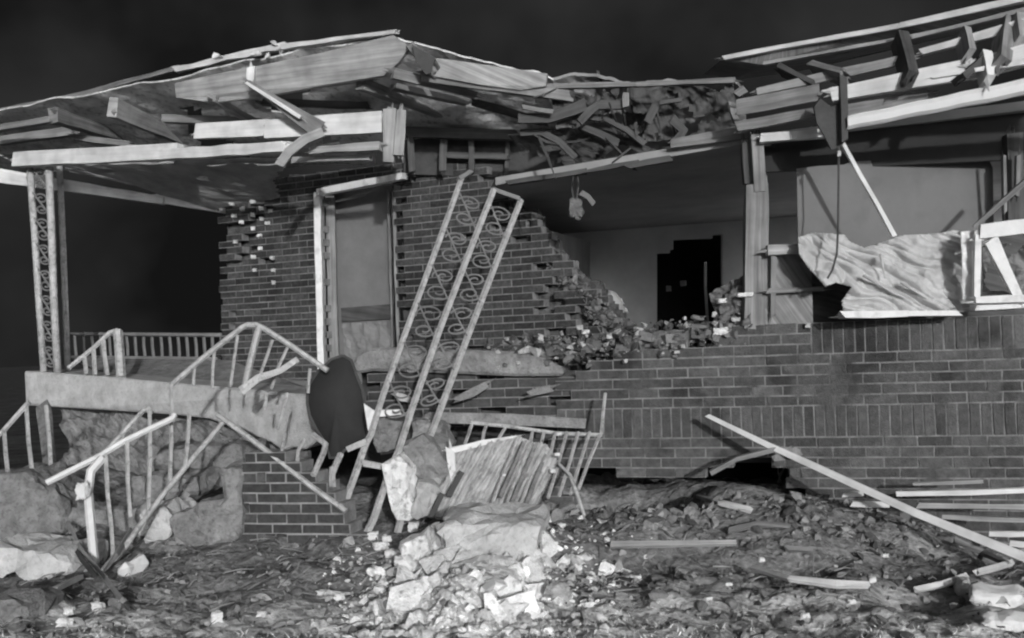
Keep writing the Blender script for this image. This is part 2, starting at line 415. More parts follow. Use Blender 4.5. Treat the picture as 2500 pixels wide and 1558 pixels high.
# near ground painted paler for the brighter light close up, with a ragged edge
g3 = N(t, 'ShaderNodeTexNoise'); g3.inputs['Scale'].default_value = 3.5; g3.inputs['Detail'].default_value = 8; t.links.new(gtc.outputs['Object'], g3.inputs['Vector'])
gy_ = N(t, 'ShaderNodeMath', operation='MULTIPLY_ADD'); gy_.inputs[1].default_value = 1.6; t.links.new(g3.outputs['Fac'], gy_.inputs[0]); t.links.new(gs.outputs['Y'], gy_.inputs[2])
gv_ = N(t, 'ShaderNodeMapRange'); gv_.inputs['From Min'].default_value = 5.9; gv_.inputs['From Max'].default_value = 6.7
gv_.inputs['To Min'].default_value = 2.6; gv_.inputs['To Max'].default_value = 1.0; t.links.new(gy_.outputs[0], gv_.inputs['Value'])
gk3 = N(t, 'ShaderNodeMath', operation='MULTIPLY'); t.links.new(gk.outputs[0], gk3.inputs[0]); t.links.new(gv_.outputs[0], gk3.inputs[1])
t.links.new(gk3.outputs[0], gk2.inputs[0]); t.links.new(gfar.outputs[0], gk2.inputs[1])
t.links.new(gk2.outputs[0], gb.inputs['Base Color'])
gbp = N(t, 'ShaderNodeBump'); gbp.inputs['Strength'].default_value = .8; gbp.inputs['Distance'].default_value = .03
t.links.new(g2.outputs['Fac'], gbp.inputs['Height']); t.links.new(gbp.outputs[0], gb.inputs['Normal'])
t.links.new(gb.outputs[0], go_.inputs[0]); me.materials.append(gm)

# ------------------------------------------------------------------ brickwork
def brickwork(mb, A, B, ztop, zbot, keep, soldiers=(), seed=1, thick=0.11, loosen=None, bl=0.2, bh=0.0577, jo=0.011, plain=None):
    """Real bricks, course by course, from the wall line A-B (world x, y), counted down from ztop."""
    r = random.Random(seed)
    A = Vector((A[0], A[1], 0)); B = Vector((B[0], B[1], 0)); U = (B - A).normalized(); Lg = (B - A).length
    Nn = Vector((U.y, -U.x, 0))
    if Nn.y > 0: Nn.negate()
    z = ztop; row = 0; si = 0
    def put(u0, u1, z0, z1):
        mid = A + U * (u0 + u1) / 2; mid.z = (z0 + z1) / 2
        if not keep(mid):
            # a brick the break runs through: snapped short on the surviving side
            a_ = A + U * (u0 + .2 * (u1 - u0)); a_.z = mid.z; b_ = A + U * (u1 - .2 * (u1 - u0)); b_.z = mid.z
            ka, kb = keep(a_), keep(b_)
            if ka == kb: return
            cut = r.uniform(.25, .6) * (u1 - u0)
            if ka: u1 = u0 + cut
            else: u0 = u1 - cut
            mid = A + U * (u0 + u1) / 2; mid.z = (z0 + z1) / 2
        elif r.random() < .25:
            a_ = A + U * (u0 - .12); a_.z = mid.z; b_ = A + U * (u1 + .12); b_.z = mid.z
            if not keep(b_): u1 = u0 + r.uniform(.5, .9) * (u1 - u0)
            elif not keep(a_): u0 = u1 - r.uniform(.5, .9) * (u1 - u0)
        j = r.uniform(-.003, .003); tone = r.uniform(-.5, .5) + (r.random() < .08) * r.uniform(.2, .7)
        if loosen:
            l = loosen(mid)
            if l > 0 and r.random() < l: return
            if l < 0 and r.random() < -l: j += r.uniform(-.004, .006); tone += r.uniform(-.5, .9)
        def pt(u, zz, dp): q = A + U * u + Nn * dp; q.z = zz; return q
        k = lambda: r.uniform(-.0022, .0022)
        mb.hexa([pt(u0 + k(), z0 + k(), j), pt(u1 + k(), z0 + k(), j), pt(u1 + k(), z1 + k(), j), pt(u0 + k(), z1 + k(), j),
                 pt(u0, z0, -thick), pt(u1, z0, -thick), pt(u1, z1, -thick), pt(u0, z1, -thick)], 0, tone)
        h = jo / 2; q = -.007 + r.uniform(-.0015, .0015)
        mb.hexa([pt(u0 - h, z0 - h, q), pt(u1 + h, z0 - h, q), pt(u1 + h, z1 + h, q), pt(u0 - h, z1 + h, q),
                 pt(u0 - h, z0 - h, -thick + .004), pt(u1 + h, z0 - h, -thick + .004), pt(u1 + h, z1 + h, -thick + .004), pt(u0 - h, z1 + h, -thick + .004)], 1, 0)
    while z > zbot:
        if si < len(soldiers) and z <= soldiers[si] + .001:
            u = 0; ub = 0
            if plain and si == 0:          # this band stops part of the way; ordinary courses carry on beyond it
                while ub < Lg:
                    q = A + U * ub; q.z = z - bl / 2
                    if not plain(q): break
                    ub += bh + jo
                h3 = (bl + jo) / 3
                for k in range(3):
                    u = -(k % 2) * (bl + jo) / 2
                    while u < ub - .03: put(u, min(u + bl, ub - jo), z - (k + 1) * h3 + jo, z - k * h3); u += bl + jo
                u = ub
            while u < Lg: put(u, u + bh, z - bl, z); u += bh + jo
            z -= bl + jo; si += 1; continue
        u = -(row % 2) * (bl + jo) / 2 - r.uniform(0, .01)
        while u < Lg: put(u, u + bl, z - bh, z); u += bl + jo
        z -= bh + jo; row += 1
    return mb

# ==================================================================== the house
house = thing('brick_house', 'bomb-wrecked one-storey brick house with its front wall and eaves torn open', 'house', P(1700, 1150, 8.0))
# --- wing wall on the right, with two upright brick bands
WA, WB = P(1290, 900, 7.95), P(2640, 900, 6.85)
WB = WA + (WB - WA) * 1.35
wing_poly = [(1395, 905), (1450, 880), (1500, 885), (1545, 840), (1600, 845), (1660, 815), (1760, 808), (1850, 800), (1985, 786), (1990, 770), (3600, 755), (3600, 1600), (1290, 1500), (1300, 1150), (1360, 1060), (1380, 980)]
wing_hole = [(1370, 1180), (1415, 1138), (1440, 1130), (1480, 1148), (1560, 1163), (1660, 1165), (1740, 1150), (1800, 1125), (1880, 1110), (1960, 1190), (1950, 1400), (1370, 1400)]
def keep_wing(p):
    x, y = proj(p); return inside(wing_poly, x, y) and not inside(wing_hole, x, y)
def spall(p):
    q = proj(p)
    if q[0] < 1985 and q[1] < 850: return .2
    return -.45 if inside([(1860, 990), (1960, 965), (2050, 1020), (2090, 1110), (1990, 1150), (1880, 1090)], *q) else -.05
mb = MB()
brickwork(mb, (WA.x, WA.y), (WB.x, WB.y), 1.545, 0.0, keep_wing, soldiers=(1.55, 1.04), seed=3, loosen=spall, plain=lambda p: proj(p)[0] < 1982)
wing = mb.build('wall', [M_brick, M_mortar], house)
# --- door wall behind the porch
DA, DB = P(520, 700, 10.9), P(1560, 700, 8.9)
door_poly = [(548, 500), (560, 478), (590, 455), (640, 440), (700, 428), (780, 418), (985, 405), (1185, 412), (1225, 470), (1275, 510), (1310, 540), (1335, 580), (1375, 640), (1430, 690), (1480, 745), (1510, 800), (1520, 900), (1300, 960), (540, 960)]
door_hole = [(772, 468), (978, 428), (985, 1000), (790, 1000)]
def keep_door(p):
    x, y = proj(p); return inside(door_poly, x, y) and not inside(door_hole, x, y)
def loose_door(p):
    x, y = proj(p)
    return 0.35 if (x < 660 and y < 650) else (0.25 if x > 1330 - (900 - y) * .25 else 0.03)
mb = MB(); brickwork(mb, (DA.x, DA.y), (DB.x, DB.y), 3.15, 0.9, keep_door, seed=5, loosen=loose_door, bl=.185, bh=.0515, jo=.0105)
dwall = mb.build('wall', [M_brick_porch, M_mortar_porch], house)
mb = MB(); mb.sheet(P(1480, 770, 8.1), P(2640, 770, 7.1), P(2640, 1130, 7.1), P(1480, 1130, 8.1), 20, 8, amp=.01, th=.03, mask=lambda u, v, q: inside([(1700, 830), (1990, 800), (2640, 790), (2640, 1110), (1500, 1110), (1500, 900)], *proj(q)))
mb.build('wall_backing', M_tar, house)
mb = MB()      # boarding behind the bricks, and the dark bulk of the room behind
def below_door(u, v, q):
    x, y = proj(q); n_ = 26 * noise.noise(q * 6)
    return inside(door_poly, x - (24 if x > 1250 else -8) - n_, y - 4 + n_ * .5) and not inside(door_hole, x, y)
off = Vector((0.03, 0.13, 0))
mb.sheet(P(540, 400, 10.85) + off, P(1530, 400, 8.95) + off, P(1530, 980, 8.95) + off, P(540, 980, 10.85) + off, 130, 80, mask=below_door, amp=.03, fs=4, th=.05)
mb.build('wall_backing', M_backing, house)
# --- door
door = MB(); bd(door, (800, 500, 10.35), (800, 900, 10.3), 46, .05)
D = lambda x, y, e=0: P(x, y, 10.9 - (x - 520) / 1040 * 2.0 + e)
mb = MB(); mb.prism([D(808, 476, .2), D(958, 452, .2), D(968, 960, .2), D(815, 960, .2)], (0.01, .045, 0))
door_o = mb.build('door', M_doorp, house)
mb = MB(); mb.bar([D(778, 474, -.12), D(788, 930, -.12)], .06, .2); mb.bar([D(780, 470, -.3), D(988, 430, -.3)], .06, .1)
mb.build('frame', M_white, door_o)
mb = MB(); mb.bar([D(806, 478, .06), D(818, 930, .06)], .085, .06)
mb.build('jamb', M_wood_m, door_o)
mb = MB(); mb.bar([D(962, 470, -.03), D(975, 870, -.03)], .03, .1); mb.bar([D(948, 466, .1), D(960, 870, .1)], .02, .06)
mb.build('jamb', M_wood_m, door_o)
mb = MB(); mb.prism([D(832, 752, .16), D(962, 742, .16), D(964, 778, .16), D(834, 786, .16)], (0, .03, 0))
mb.build('rail', M_wood_d, door_o)
mb = MB(); mb.sheet(D(838, 790, .17), D(958, 782, .17), D(960, 900, .17), D(840, 900, .17), 16, 12, amp=.03, fs=9, th=.02)
mb.build('kick_panel', M_wood_m, door_o)
# --- timber framing left bare above the door wall
mb = MB()
mb.prism([P(985, 300, 9.75), P(1450, 320, 9.4), P(1450, 440, 9.4), P(985, 425, 9.75)], (0, .03, 0))
mb.build('upper_wall', M_tar, house)
for (x0, y0, x1, y1, wd) in ((1002, 330, 1006, 420, 16), (1084, 330, 1080, 418, 17), (1150, 330, 1152, 420, 14), (1240, 320, 1236, 430, 10)):
    mb = MB(); bd(mb, (x0, y0, 9.5), (x1, y1, 9.5), wd, .06); mb.build('stud', M_bay, house)
mb = MB(); bd(mb, (985, 322, 9.5), (1260, 330, 9.35), 26, .06); bd(mb, (1080, 378, 9.55), (1240, 384, 9.45), 14, .04)
mb.build('top_plate', M_bay, house)
# --- room: ceiling, rear wall, side wall, floor
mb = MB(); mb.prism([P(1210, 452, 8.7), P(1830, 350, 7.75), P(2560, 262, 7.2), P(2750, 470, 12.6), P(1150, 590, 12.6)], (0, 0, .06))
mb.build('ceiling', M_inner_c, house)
back = [(1180, 500), (1595, 500), (1595, 612), (1640, 604), (1640, 588), (1768, 572), (1772, 500), (2620, 440), (2700, 1010), (1180, 1010)]
mb = MB()
def bw_mask(u, v, q):
    x, y = proj(q)
    return not (inside([(1600, 618), (1648, 612), (1648, 588), (1762, 575), (1768, 900), (1602, 900)], x, y))
mb.sheet(P(1180, 470, 12.5), P(2700, 400, 12.5), P(2700, 1010, 12.5), P(1180, 1010, 12.5), 190, 70, mask=bw_mask, th=.1)
mb.build('inner_wall', M_inner, house)
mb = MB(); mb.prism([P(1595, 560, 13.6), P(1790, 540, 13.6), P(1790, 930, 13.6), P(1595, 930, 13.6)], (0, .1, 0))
mb.build('dark_doorway_panel', M_dark, house)  # near-black panel painted as the darkness beyond the doorway
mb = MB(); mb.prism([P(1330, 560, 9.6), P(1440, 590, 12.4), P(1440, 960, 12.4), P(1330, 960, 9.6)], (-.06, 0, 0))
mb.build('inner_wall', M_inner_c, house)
mb = MB(); fl = [P(1300, 850, 8.1), P(2640, 850, 7.1), P(2800, 850, 12.6), P(1100, 850, 12.6)]
for p in fl: p.z = .86
mb.prism(fl, (0, 0, -.08)); mb.build('floor', M_wood_d, house)
# near-black panel standing in for the crawl space darkness under the floor
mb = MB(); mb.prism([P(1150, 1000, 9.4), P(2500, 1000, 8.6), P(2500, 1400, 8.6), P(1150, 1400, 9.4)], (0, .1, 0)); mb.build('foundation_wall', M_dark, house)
# ragged torn wallboard hanging inside the room
mb = MB(); mb.sheet(P(1450, 690, 9.6), P(1525, 720, 9.6), P(1540, 800, 9.4), P(1470, 800, 9.4), 12, 12, amp=.12, fs=4, seed=4, th=.02,
                    mask=lambda u, v, q: noise.noise(q * 6) > -.25); mb.build('torn_wallboard', M_inner_c, house)
# --- corner post of the wing and window head
mb = MB(); bd(mb, (1846, 452, 7.55), (1845, 805, 7.5), (52, 62), .09); post = mb.build('corner_post', M_wood_m, house)
mb = MB(); bd(mb, (1845, 330, 7.54), (1852, 470, 7.54), 28, .1); mb.build('stud', M_wood_m, house)
mb = MB(); bd(mb, (1815, 350, 7.6), (1822, 450, 7.6), 12, .06); mb.build('stud', M_wood_d, house)
# right window
win = MB(); bd(win, (1855, 339, 7.45), (2020, 326, 7.4), 20, .08)
win_o = win.build('window', M_wood_w, house)
mb = MB(); bd(mb, (1872, 612, 7.4), (1975, 606, 7.4), 24, .07); mb.build('frame', M_wood, win_o)
mb = MB(); mb.prism([P(1868, 625, 7.5), P(1980, 618, 7.5), P(1985, 790, 7.45), P(1868, 795, 7.45)], (0, .03, 0)); mb.build('apron', M_wood_m, win_o)
mb = MB(); bd(mb, (1888, 625, 7.42), (1886, 770, 7.42), 12, .03); bd(mb, (1872, 712, 7.41), (2010, 705, 7.4), 12, .03); mb.build('frame', M_wood_m, win_o)
mb = MB(); bd(mb, (2052, 769, 7.02), (2210, 766, 6.97), 15, .16, jit=.006); bd(mb, (2205, 765, 6.965), (2336, 766, 6.92), 13, .15, jit=.006)
mb.build('sill', M_white, win_o)
mb = MB(); bd(mb, (2375, 752, 6.9), (2520, 744, 6.85), 14, .14); mb.build('sill', M_white, win_o)
mb = MB(); bd(mb, (2470, 330, 7.35), (2475, 560, 7.3), 40, .1); mb.build('jamb', M_wood_d, win_o)
mb = MB(); bd(mb, (2450, 380, 7.25), (2452, 520, 7.25), 7, .04); bd(mb, (2484, 380, 7.2), (2482, 480, 7.2), 9, .04); mb.build('frame', M_wood_m, win_o)
mb = MB(); mb.prism([P(1865, 345, 7.7), P(2560, 250, 7.3), P(2560, 385, 7.3), P(1865, 420, 7.7)], (0, .05, 0)); mb.build('header', M_panel, win_o)  # near-black colour carries the eave's shadow on the wall top
mb = MB(); mb.prism([P(1975, 600, 7.68), P(2700, 560, 7.5), P(2700, 800, 7.5), P(1975, 800, 7.68)], (0, .03, 0)); mb.build('apron', M_bay, win_o)  # dark wallboard added to cover the sunlit inner wall behind

# --- roof of the wing: eave boards, gutter, rafters
roofc = MB()
def R(x, y, d): return P(x, y, d)
roofc.prism([P(1765, 143, 7.9), P(1931, 113, 7.6), P(2196, 64, 7.2), P(2830, -76, 6.3), P(2830, -50, 6.35), P(2229, 88, 7.25), P(2064, 130, 7.45), P(1860, 158, 7.75)], (.2, 1.9, .35))
roof = roofc.build('roof', M_wood_m, house)
mb = MB(); bd(mb, (1768, 142, 7.86), (2200, 63, 7.16), (9, 12), .04); bd(mb, (2196, 64, 7.16), (2840, -77, 6.2), (12, 20), .04); mb.build('roof_edge', M_wood_w, roof)
mb = MB(); bd(mb, (1865, 156, 7.7), (2240, 88, 7.18), (7, 9), .04); bd(mb, (2230, 90, 7.15), (2840, -52, 6.2), (9, 16), .04); mb.build('roof_edge', M_wood, roof)
mb = MB(); bd(mb, (1850, 224, 7.5), (2060, 178, 7.2), (16, 24), .05); bd(mb, (2055, 180, 7.2), (2225, 142, 6.95), (24, 22), .05); mb.build('eave_board', M_wood, roof)
mb = MB(); bd(mb, (2250, 128, 6.95), (2840, -34, 6.2), (16, 36), .05); mb.build('eave_board', M_wood_w, roof)
mb = MB(); bd(mb, (2030, 232, 7.0), (2378, 168, 6.62), (34, 48), .05); bd(mb, (2370, 172, 6.6), (2860, 36, 6.0), (48, 60), .05); fas = mb.build('fascia_board', M_wood_w, roof)
mb = MB(); bd(mb, (2275, 190, 6.58), (2840, 92, 6.05), (6, 30), .03); mb.build('fascia_trim', M_white, roof)
mb = MB(); bd(mb, (2060, 274, 7.05), (2266, 230, 6.85), (30, 26), .04); mb.build('soffit_board', M_wood_m, roof)
mb = MB(); bd(mb, (1800, 264, 7.35), (2000, 226, 7.1), (38, 40), .04); bd(mb, (1800, 310, 7.45), (2010, 270, 7.2), (26, 22), .05); mb.build('soffit_board', M_wood_m, roof)
# gutter: an open half-round trough
mb = MB(); n = 24; a0, a1 = P(2064, 303, 6.95), P(2540, 207, 6.35)
a1 = a0 + (a1 - a0) * 1.8; prof = [(.055, .03), (.055, -.03), (-.03, -.036), (-.055, -.022), (-.058, .018), (-.066, .032), (-.06, .036)]
rows = []
for i in range(n + 1):
    c = a0.lerp(a1, i / n); c.z += .003 * math.sin(i * 1.7); s_ = 0.95 + .25 * i / n
    rows.append([c + Vector((0, y * s_, z * s_)) for y, z in prof])
vs = [q for r_ in rows for q in r_]; k = len(prof)
mb.add(vs, [(i * k + j, i * k + j + 1, (i + 1) * k + j + 1, (i + 1) * k + j) for i in range(n) for j in range(k - 1)])
gut = mb.build('gutter', M_enamel, roof); sm = gut.modifiers.new('thick', 'SOLIDIFY'); sm.thickness = .006
# rafter tails
for (a, b, wd, m_) in (((2196, 95, 7.15), (2222, 196, 6.7), 26, M_wood_d), ((2455, 60, 6.75), (2440, 160, 6.4), 30, M_wood_m), ((1985, 168, 7.4), (2065, 190, 7.1), 16, M_wood_m),
                       ((2350, 85, 6.85), (2362, 140, 6.6), 16, M_wood), ((2395, 148, 6.55), (2340, 195, 6.5), 18, M_wood_d), ((2400, 140, 6.54), (2412, 200, 6.44), 22, M_white), ((1905, 170, 7.5), (1990, 215, 7.3), 12, M_wood_d), ((2480, 50, 6.7), (2490, 110, 6.5), 26, M_wood)):
    mb = MB(); bd(mb, a, b, wd, .12); mb.build('rafter', m_, roof)
# far slope of the roof that falls to the left, and its ridge board
mb = MB(); mb.sheet(P(1330, 195, 8.6), P(1800, 205, 8.0), P(1830, 345, 8.9), P(1380, 400, 9.5), 40, 14, amp=.1, fs=2.2, seed=9, th=.03,
                    mask=lambda u, v, q: not (inside([(1598, 300), (1625, 285), (1645, 320), (1630, 345), (1602, 340)], *proj(q)) or noise.noise(q * 2.4 + Vector((5, 0, 0))) < -.5))
mb.build('sheathing', M_ceil, roof)
mb = MB(); bd(mb, (1330, 212, 8.4), (1560, 207, 8.2), (14, 10), .05); bd(mb, (1555, 207, 8.2), (1795, 197, 7.95), 11, .05); mb.build('ridge_board', M_wood_m, roof)
mb = MB(); bd(mb, (1640, 352, 7.95), (1830, 322, 7.7), (22, 34), .05); mb.build('ceiling_joist', M_wood_m, house)
mb = MB(); bd(mb, (1240, 446, 8.45), (1430, 418, 8.2), 12, .05, jit=.01); bd(mb, (1425, 420, 8.2), (1560, 396, 8.0), (7, 8), .05, jit=.01); bd(mb, (1530, 405, 8.0), (1640, 388, 7.9), 12, .05, jit=.01)
mb.build('ceiling_joist', M_bay, house)

# ==================================================================== wreckage hanging in the torn bay: one loose thing each
def loose(name, label, cat, pts, wpx, m, th=.03, group=None):
    mb = MB(); pts3 = [P(*p) for p in pts]; d = sum(p[2] for p in pts) / len(pts)
    wd = tuple(q * d / F for q in wpx) if isinstance(wpx, tuple) else wpx * d / F
    mb.bar(pts3, wd, th)
    return tag(mb.build(name, m), label, cat, group)
g_strip = 'splintered strips hanging in the torn bay'
loose('torn_strip', 'dark curved roof strip sagging left of the bay, longest of the curved strips', 'debris', [(1270, 325, 8.4), (1320, 322, 8.4), (1365, 345, 8.4), (1405, 385, 8.4)], 14, M_bay, group=g_strip)
loose('torn_strip', 'curved grey roof strip over a dark slot, middle of the torn bay', 'debris', [(1430, 285, 8.3), (1480, 292, 8.3), (1530, 318, 8.3), (1575, 352, 8.3)], 13, M_bay, group=g_strip)
loose('torn_strip', 'short curved strip tucked under the middle curved strip', 'debris', [(1420, 310, 8.35), (1465, 328, 8.35), (1510, 350, 8.35)], 16, M_wood_d, group=g_strip)
loose('torn_board', 'bright upright stub of board beside a small bracket below the ridge', 'board', [(1527, 228, 8.1), (1528, 262, 8.1)], 16, M_wood_m, .05)
loose('torn_board', 'bent grey bracket board left of the bright stub', 'board', [(1520, 256, 8.15), (1460, 258, 8.15), (1440, 272, 8.15), (1415, 300, 8.15)], 20, M_bay, .05)
loose('torn_board', 'pale thin board end leaning under the eave left of the corner post', 'board', [(1783, 250, 7.7), (1797, 298, 7.7)], 13, M_wood_m, .04)
loose('torn_board', 'small pale block caught where the ridge meets the right eave', 'board', [(1795, 232, 7.75), (1818, 218, 7.75)], 18, M_wood_m, .05)
loose('torn_board', 'grey bowed board right of the dark hole in the bay roof', 'board', [(1640, 290, 8.1), (1668, 320, 8.1), (1650, 348, 8.1)], 22, M_bay, .03)
loose('torn_board', 'grey bowed board left of the dark hole in the bay roof', 'board', [(1600, 258, 8.1), (1580, 300, 8.1)], 20, M_bay, .03)
loose('torn_board', 'flat grey splinter across the top of the bay hole', 'board', [(1610, 252, 8.05), (1665, 244, 8.05)], 9, M_bay, .03)
loose('torn_board', 'long splintered board drooping from the porch roof into the bay', 'board', [(1265, 290, 8.2), (1340, 288, 8.2), (1400, 268, 8.2), (1430, 255, 8.2)], (22, 30), M_bay, .03)
loose('torn_board', 'pale splinter on the end of the drooping porch board', 'board', [(1275, 262, 8.1), (1350, 273, 8.1)], 10, M_wood_m, .03)
rr = random.Random(21)
def bay_sheet(c, n1, n2, amp, seed, m, thr, lab):
    mb = MB(); mb.sheet(*[P(*q) for q in c], n1, n2, amp=amp, fs=3.5, seed=seed, th=.02, mask=lambda u, v, q: noise.fractal(q * 4 + Vector((seed, 0, 0)), 1.0, 2.0, 3) > thr)
    tag(mb.build('roof_board', m), lab, 'roof board')
bay_sheet([(1340, 232, 8.4), (1560, 215, 8.2), (1590, 330, 8.5), (1390, 395, 8.9)], 46, 26, .16, 3, M_bay, -.12, 'ragged torn sheet of roof boarding drooping at the left of the torn bay')
bay_sheet([(1540, 212, 8.2), (1790, 205, 8.0), (1800, 318, 8.1), (1560, 340, 8.4)], 46, 26, .16, 7, M_bay, -.1, 'ragged torn sheet of roof boarding round the dark hole in the bay')
bay_sheet([(1240, 330, 8.7), (1470, 300, 8.5), (1640, 385, 8.3), (1300, 430, 8.8)], 46, 22, .14, 11, M_wood_d, -.15, 'dark ragged boarding hanging lowest across the torn bay')
for i in range(26):
    x, y = rr.uniform(1330, 1800), rr.uniform(215, 400)
    if y > 425 - (x - 1330) * .17: continue
    a = rr.choice((.5, .6, -.15, 1.4, -.5)) + rr.uniform(-.25, .25); ln = rr.uniform(40, 130); d = rr.uniform(8.0, 8.5)
    mb = MB(); mb.bar([P(x - ln * math.cos(a) / 2, y - ln * math.sin(a) / 2, d), P(x, y + rr.uniform(-5, 5), d), P(x + ln * math.cos(a) / 2, y + ln * math.sin(a) / 2, d + rr.uniform(-.2, .2))], (rr.uniform(3, 7) * d / F, rr.uniform(1, 3) * d / F), .02, jit=.006)
    tag(mb.build('roof_splinter', rr.choice([M_wood_d, M_wood_d, M_bay])), 'dark splinter of roof wood tangled in the torn bay', 'splinter', 'splinters tangled in the torn bay')
# light fixture / torn insulation hanging from the ceiling
mb = MB(); mb.chunk(P(1407, 512, 8.5), (.085, .07, .14), 4, rough=.5); tag(mb.build('insulation_clump', M_insul, smooth=True), 'ragged oval clump of insulation hanging from the room ceiling', 'insulation')
mb = MB(); mb.tube([P(1410, 424, 8.5), P(1412, 455, 8.5), P(1407, 490, 8.5)], .008, 5); mb.tube([P(1400, 428, 8.5), P(1396, 460, 8.5), P(1402, 495, 8.5)], .006, 5)
tag(mb.build('torn_wire', M_bay), 'pair of torn wires from which the insulation clump hangs', 'wire')
loose('hanging_strip', 'pale curled strip of paper hanging above the insulation clump', 'paper', [(1418, 470, 8.4), (1436, 480, 8.4), (1450, 498, 8.4)], 13, M_shade, .01)
mb = MB(); mb.prism([P(*q, 7.0) for q in ((1988, 262), (2003, 240), (2030, 262), (2052, 250), (2066, 330), (2052, 358), (2030, 366), (2012, 330), (1994, 300))], (0, .03, .01)); mb.bar([P(2056, 188, 6.95), P(2060, 345, 6.95)], 17 * 6.95 / F, .05)
tag(mb.build('hanging_board', M_tar), 'dark ragged board dangling in front of the eave above the right window', 'board')
mb = MB(); mb.tube([P(2048, 360, 7.0), P(2047, 480, 7.0), P(2046, 560, 6.95), P(2043, 620, 6.9), P(2032, 660, 6.9), P(2020, 680, 6.9)], .007)
tag(mb.build('cable', M_tar), 'dark cable hanging straight down from the dangling board', 'cable')
mb = MB(); mb.chunk(P(2048, 375, 6.98), (.02, .02, .035), 8); tag(mb.build('socket', M_iron), 'small pale socket on the hanging cable below the dangling board', 'socket')
loose('prop_stick', 'straight pale stick leaning across the grey window blind', 'stick', [(2058, 352, 7.0), (2183, 578, 6.95)], 10, M_wood_w, .03)
loose('prop_stick', 'thin grey stick slanting up right beside the white window sash', 'stick', [(2378, 556, 6.95), (2515, 432, 6.8)], 12, M_wood_m, .03)
# shade, torn curtain, window sash
sh = [(1945, 412), (2000, 405), (2060, 402), (2075, 396), (2290, 380), (2340, 384), (2395, 376), (2412, 384), (2424, 410), (2426, 545), (2405, 600), (2200, 640), (1950, 640)]
mb = MB(); mb.prism([P(x, y, 7.55 - (y - 370) / 270 * .06) for x, y in sh], (0, .012, 0))
tag(mb.build('roller_blind', M_shade), 'large plain grey blind filling the right window opening', 'blind')
cur = [(1948, 580), (1985, 568), (2060, 572), (2075, 590), (2110, 605), (2160, 590), (2200, 575), (2290, 570), (2330, 562), (2372, 566), (2390, 560), (2388, 735), (2480, 742), (2480, 756), (2340, 762), (2060, 764), (2055, 735), (2080, 700), (2040, 690), (2015, 700), (1975, 655), (1950, 620)]
def folds(u, v):
    d_ = u * 1.9 - v * .9
    w_ = noise.noise(Vector((u * 5, v * 3, 2)))
    return .05 * abs(math.sin(d_ * 8 + 3.2 * w_ + 1.5 * math.sin(v * 3))) ** .6 + .03 * abs(math.sin(d_ * 17 - v * 9 + 4 * w_)) ** .7 + .010 * math.sin(d_ * 31 + v * 6 + 2 * math.sin(u * 9)) + .15 * v
mb = MB(); mb.sheet(P(1930, 550, 7.3), P(2490, 550, 7.15), P(2490, 775, 7.15), P(1930, 775, 7.3), 220, 110, amp=.035, fs=7, seed=6, th=.012, mask=lambda u, v, q: inside(cur, *proj(q)), ridge=folds)
for cr in (((2108, 672), (2180, 715), (2250, 745)), ((2200, 690), (2300, 752)), ((2150, 620), (2160, 680)), ((2320, 690), (2385, 735))):
    mb.tube([P(x, y, 7.02) for x, y in cr], .012, 6, r1=.004)
tag(mb.build('torn_curtain', M_cloth, smooth=True), 'crumpled pale curtain heaped in the right window above the brick sill', 'curtain')
sash = thing('broken_window', 'bright white broken window sash wedged at the right end of the sill', 'window', P(2440, 740, 6.8))
mb = MB(); bd(mb, (2392, 566, 6.78), (2530, 550, 6.7), 36, .05); mb.build('top_rail', M_white, sash)
mb = MB(); bd(mb, (2386, 575, 6.79), (2383, 728, 6.8), 15, .04); mb.build('stile', M_white, sash)
mb = MB(); bd(mb, (2418, 585, 6.76), (2490, 735, 6.78), (34, 22), .03); mb.build('stile', M_white, sash)
mb = MB(); bd(mb, (2380, 733, 6.8), (2520, 728, 6.75), 18, .05); mb.build('bottom_rail', M_white, sash)
mb = MB(); mb.sheet(P(2345, 565, 6.88), P(2380, 562, 6.86), P(2378, 735, 6.86), P(2350, 735, 6.88), 10, 30, amp=.05, fs=7, seed=3, th=.01)
tag(mb.build('cloth_scrap', M_white, smooth=True), 'bright white cloth scrap hanging beside the broken sash', 'cloth')
mb = MB(); mb.sheet(P(2400, 600, 6.98), P(2510, 590, 6.9), P(2510, 720, 6.9), P(2400, 720, 6.98), 30, 24, amp=.1, fs=6, seed=13, th=.02, mask=lambda u, v, q: noise.noise(q * 5) > -.3)
tag(mb.build('torn_wallboard', M_wood_m), 'dark torn wallboard behind the white sash diagonal', 'board')

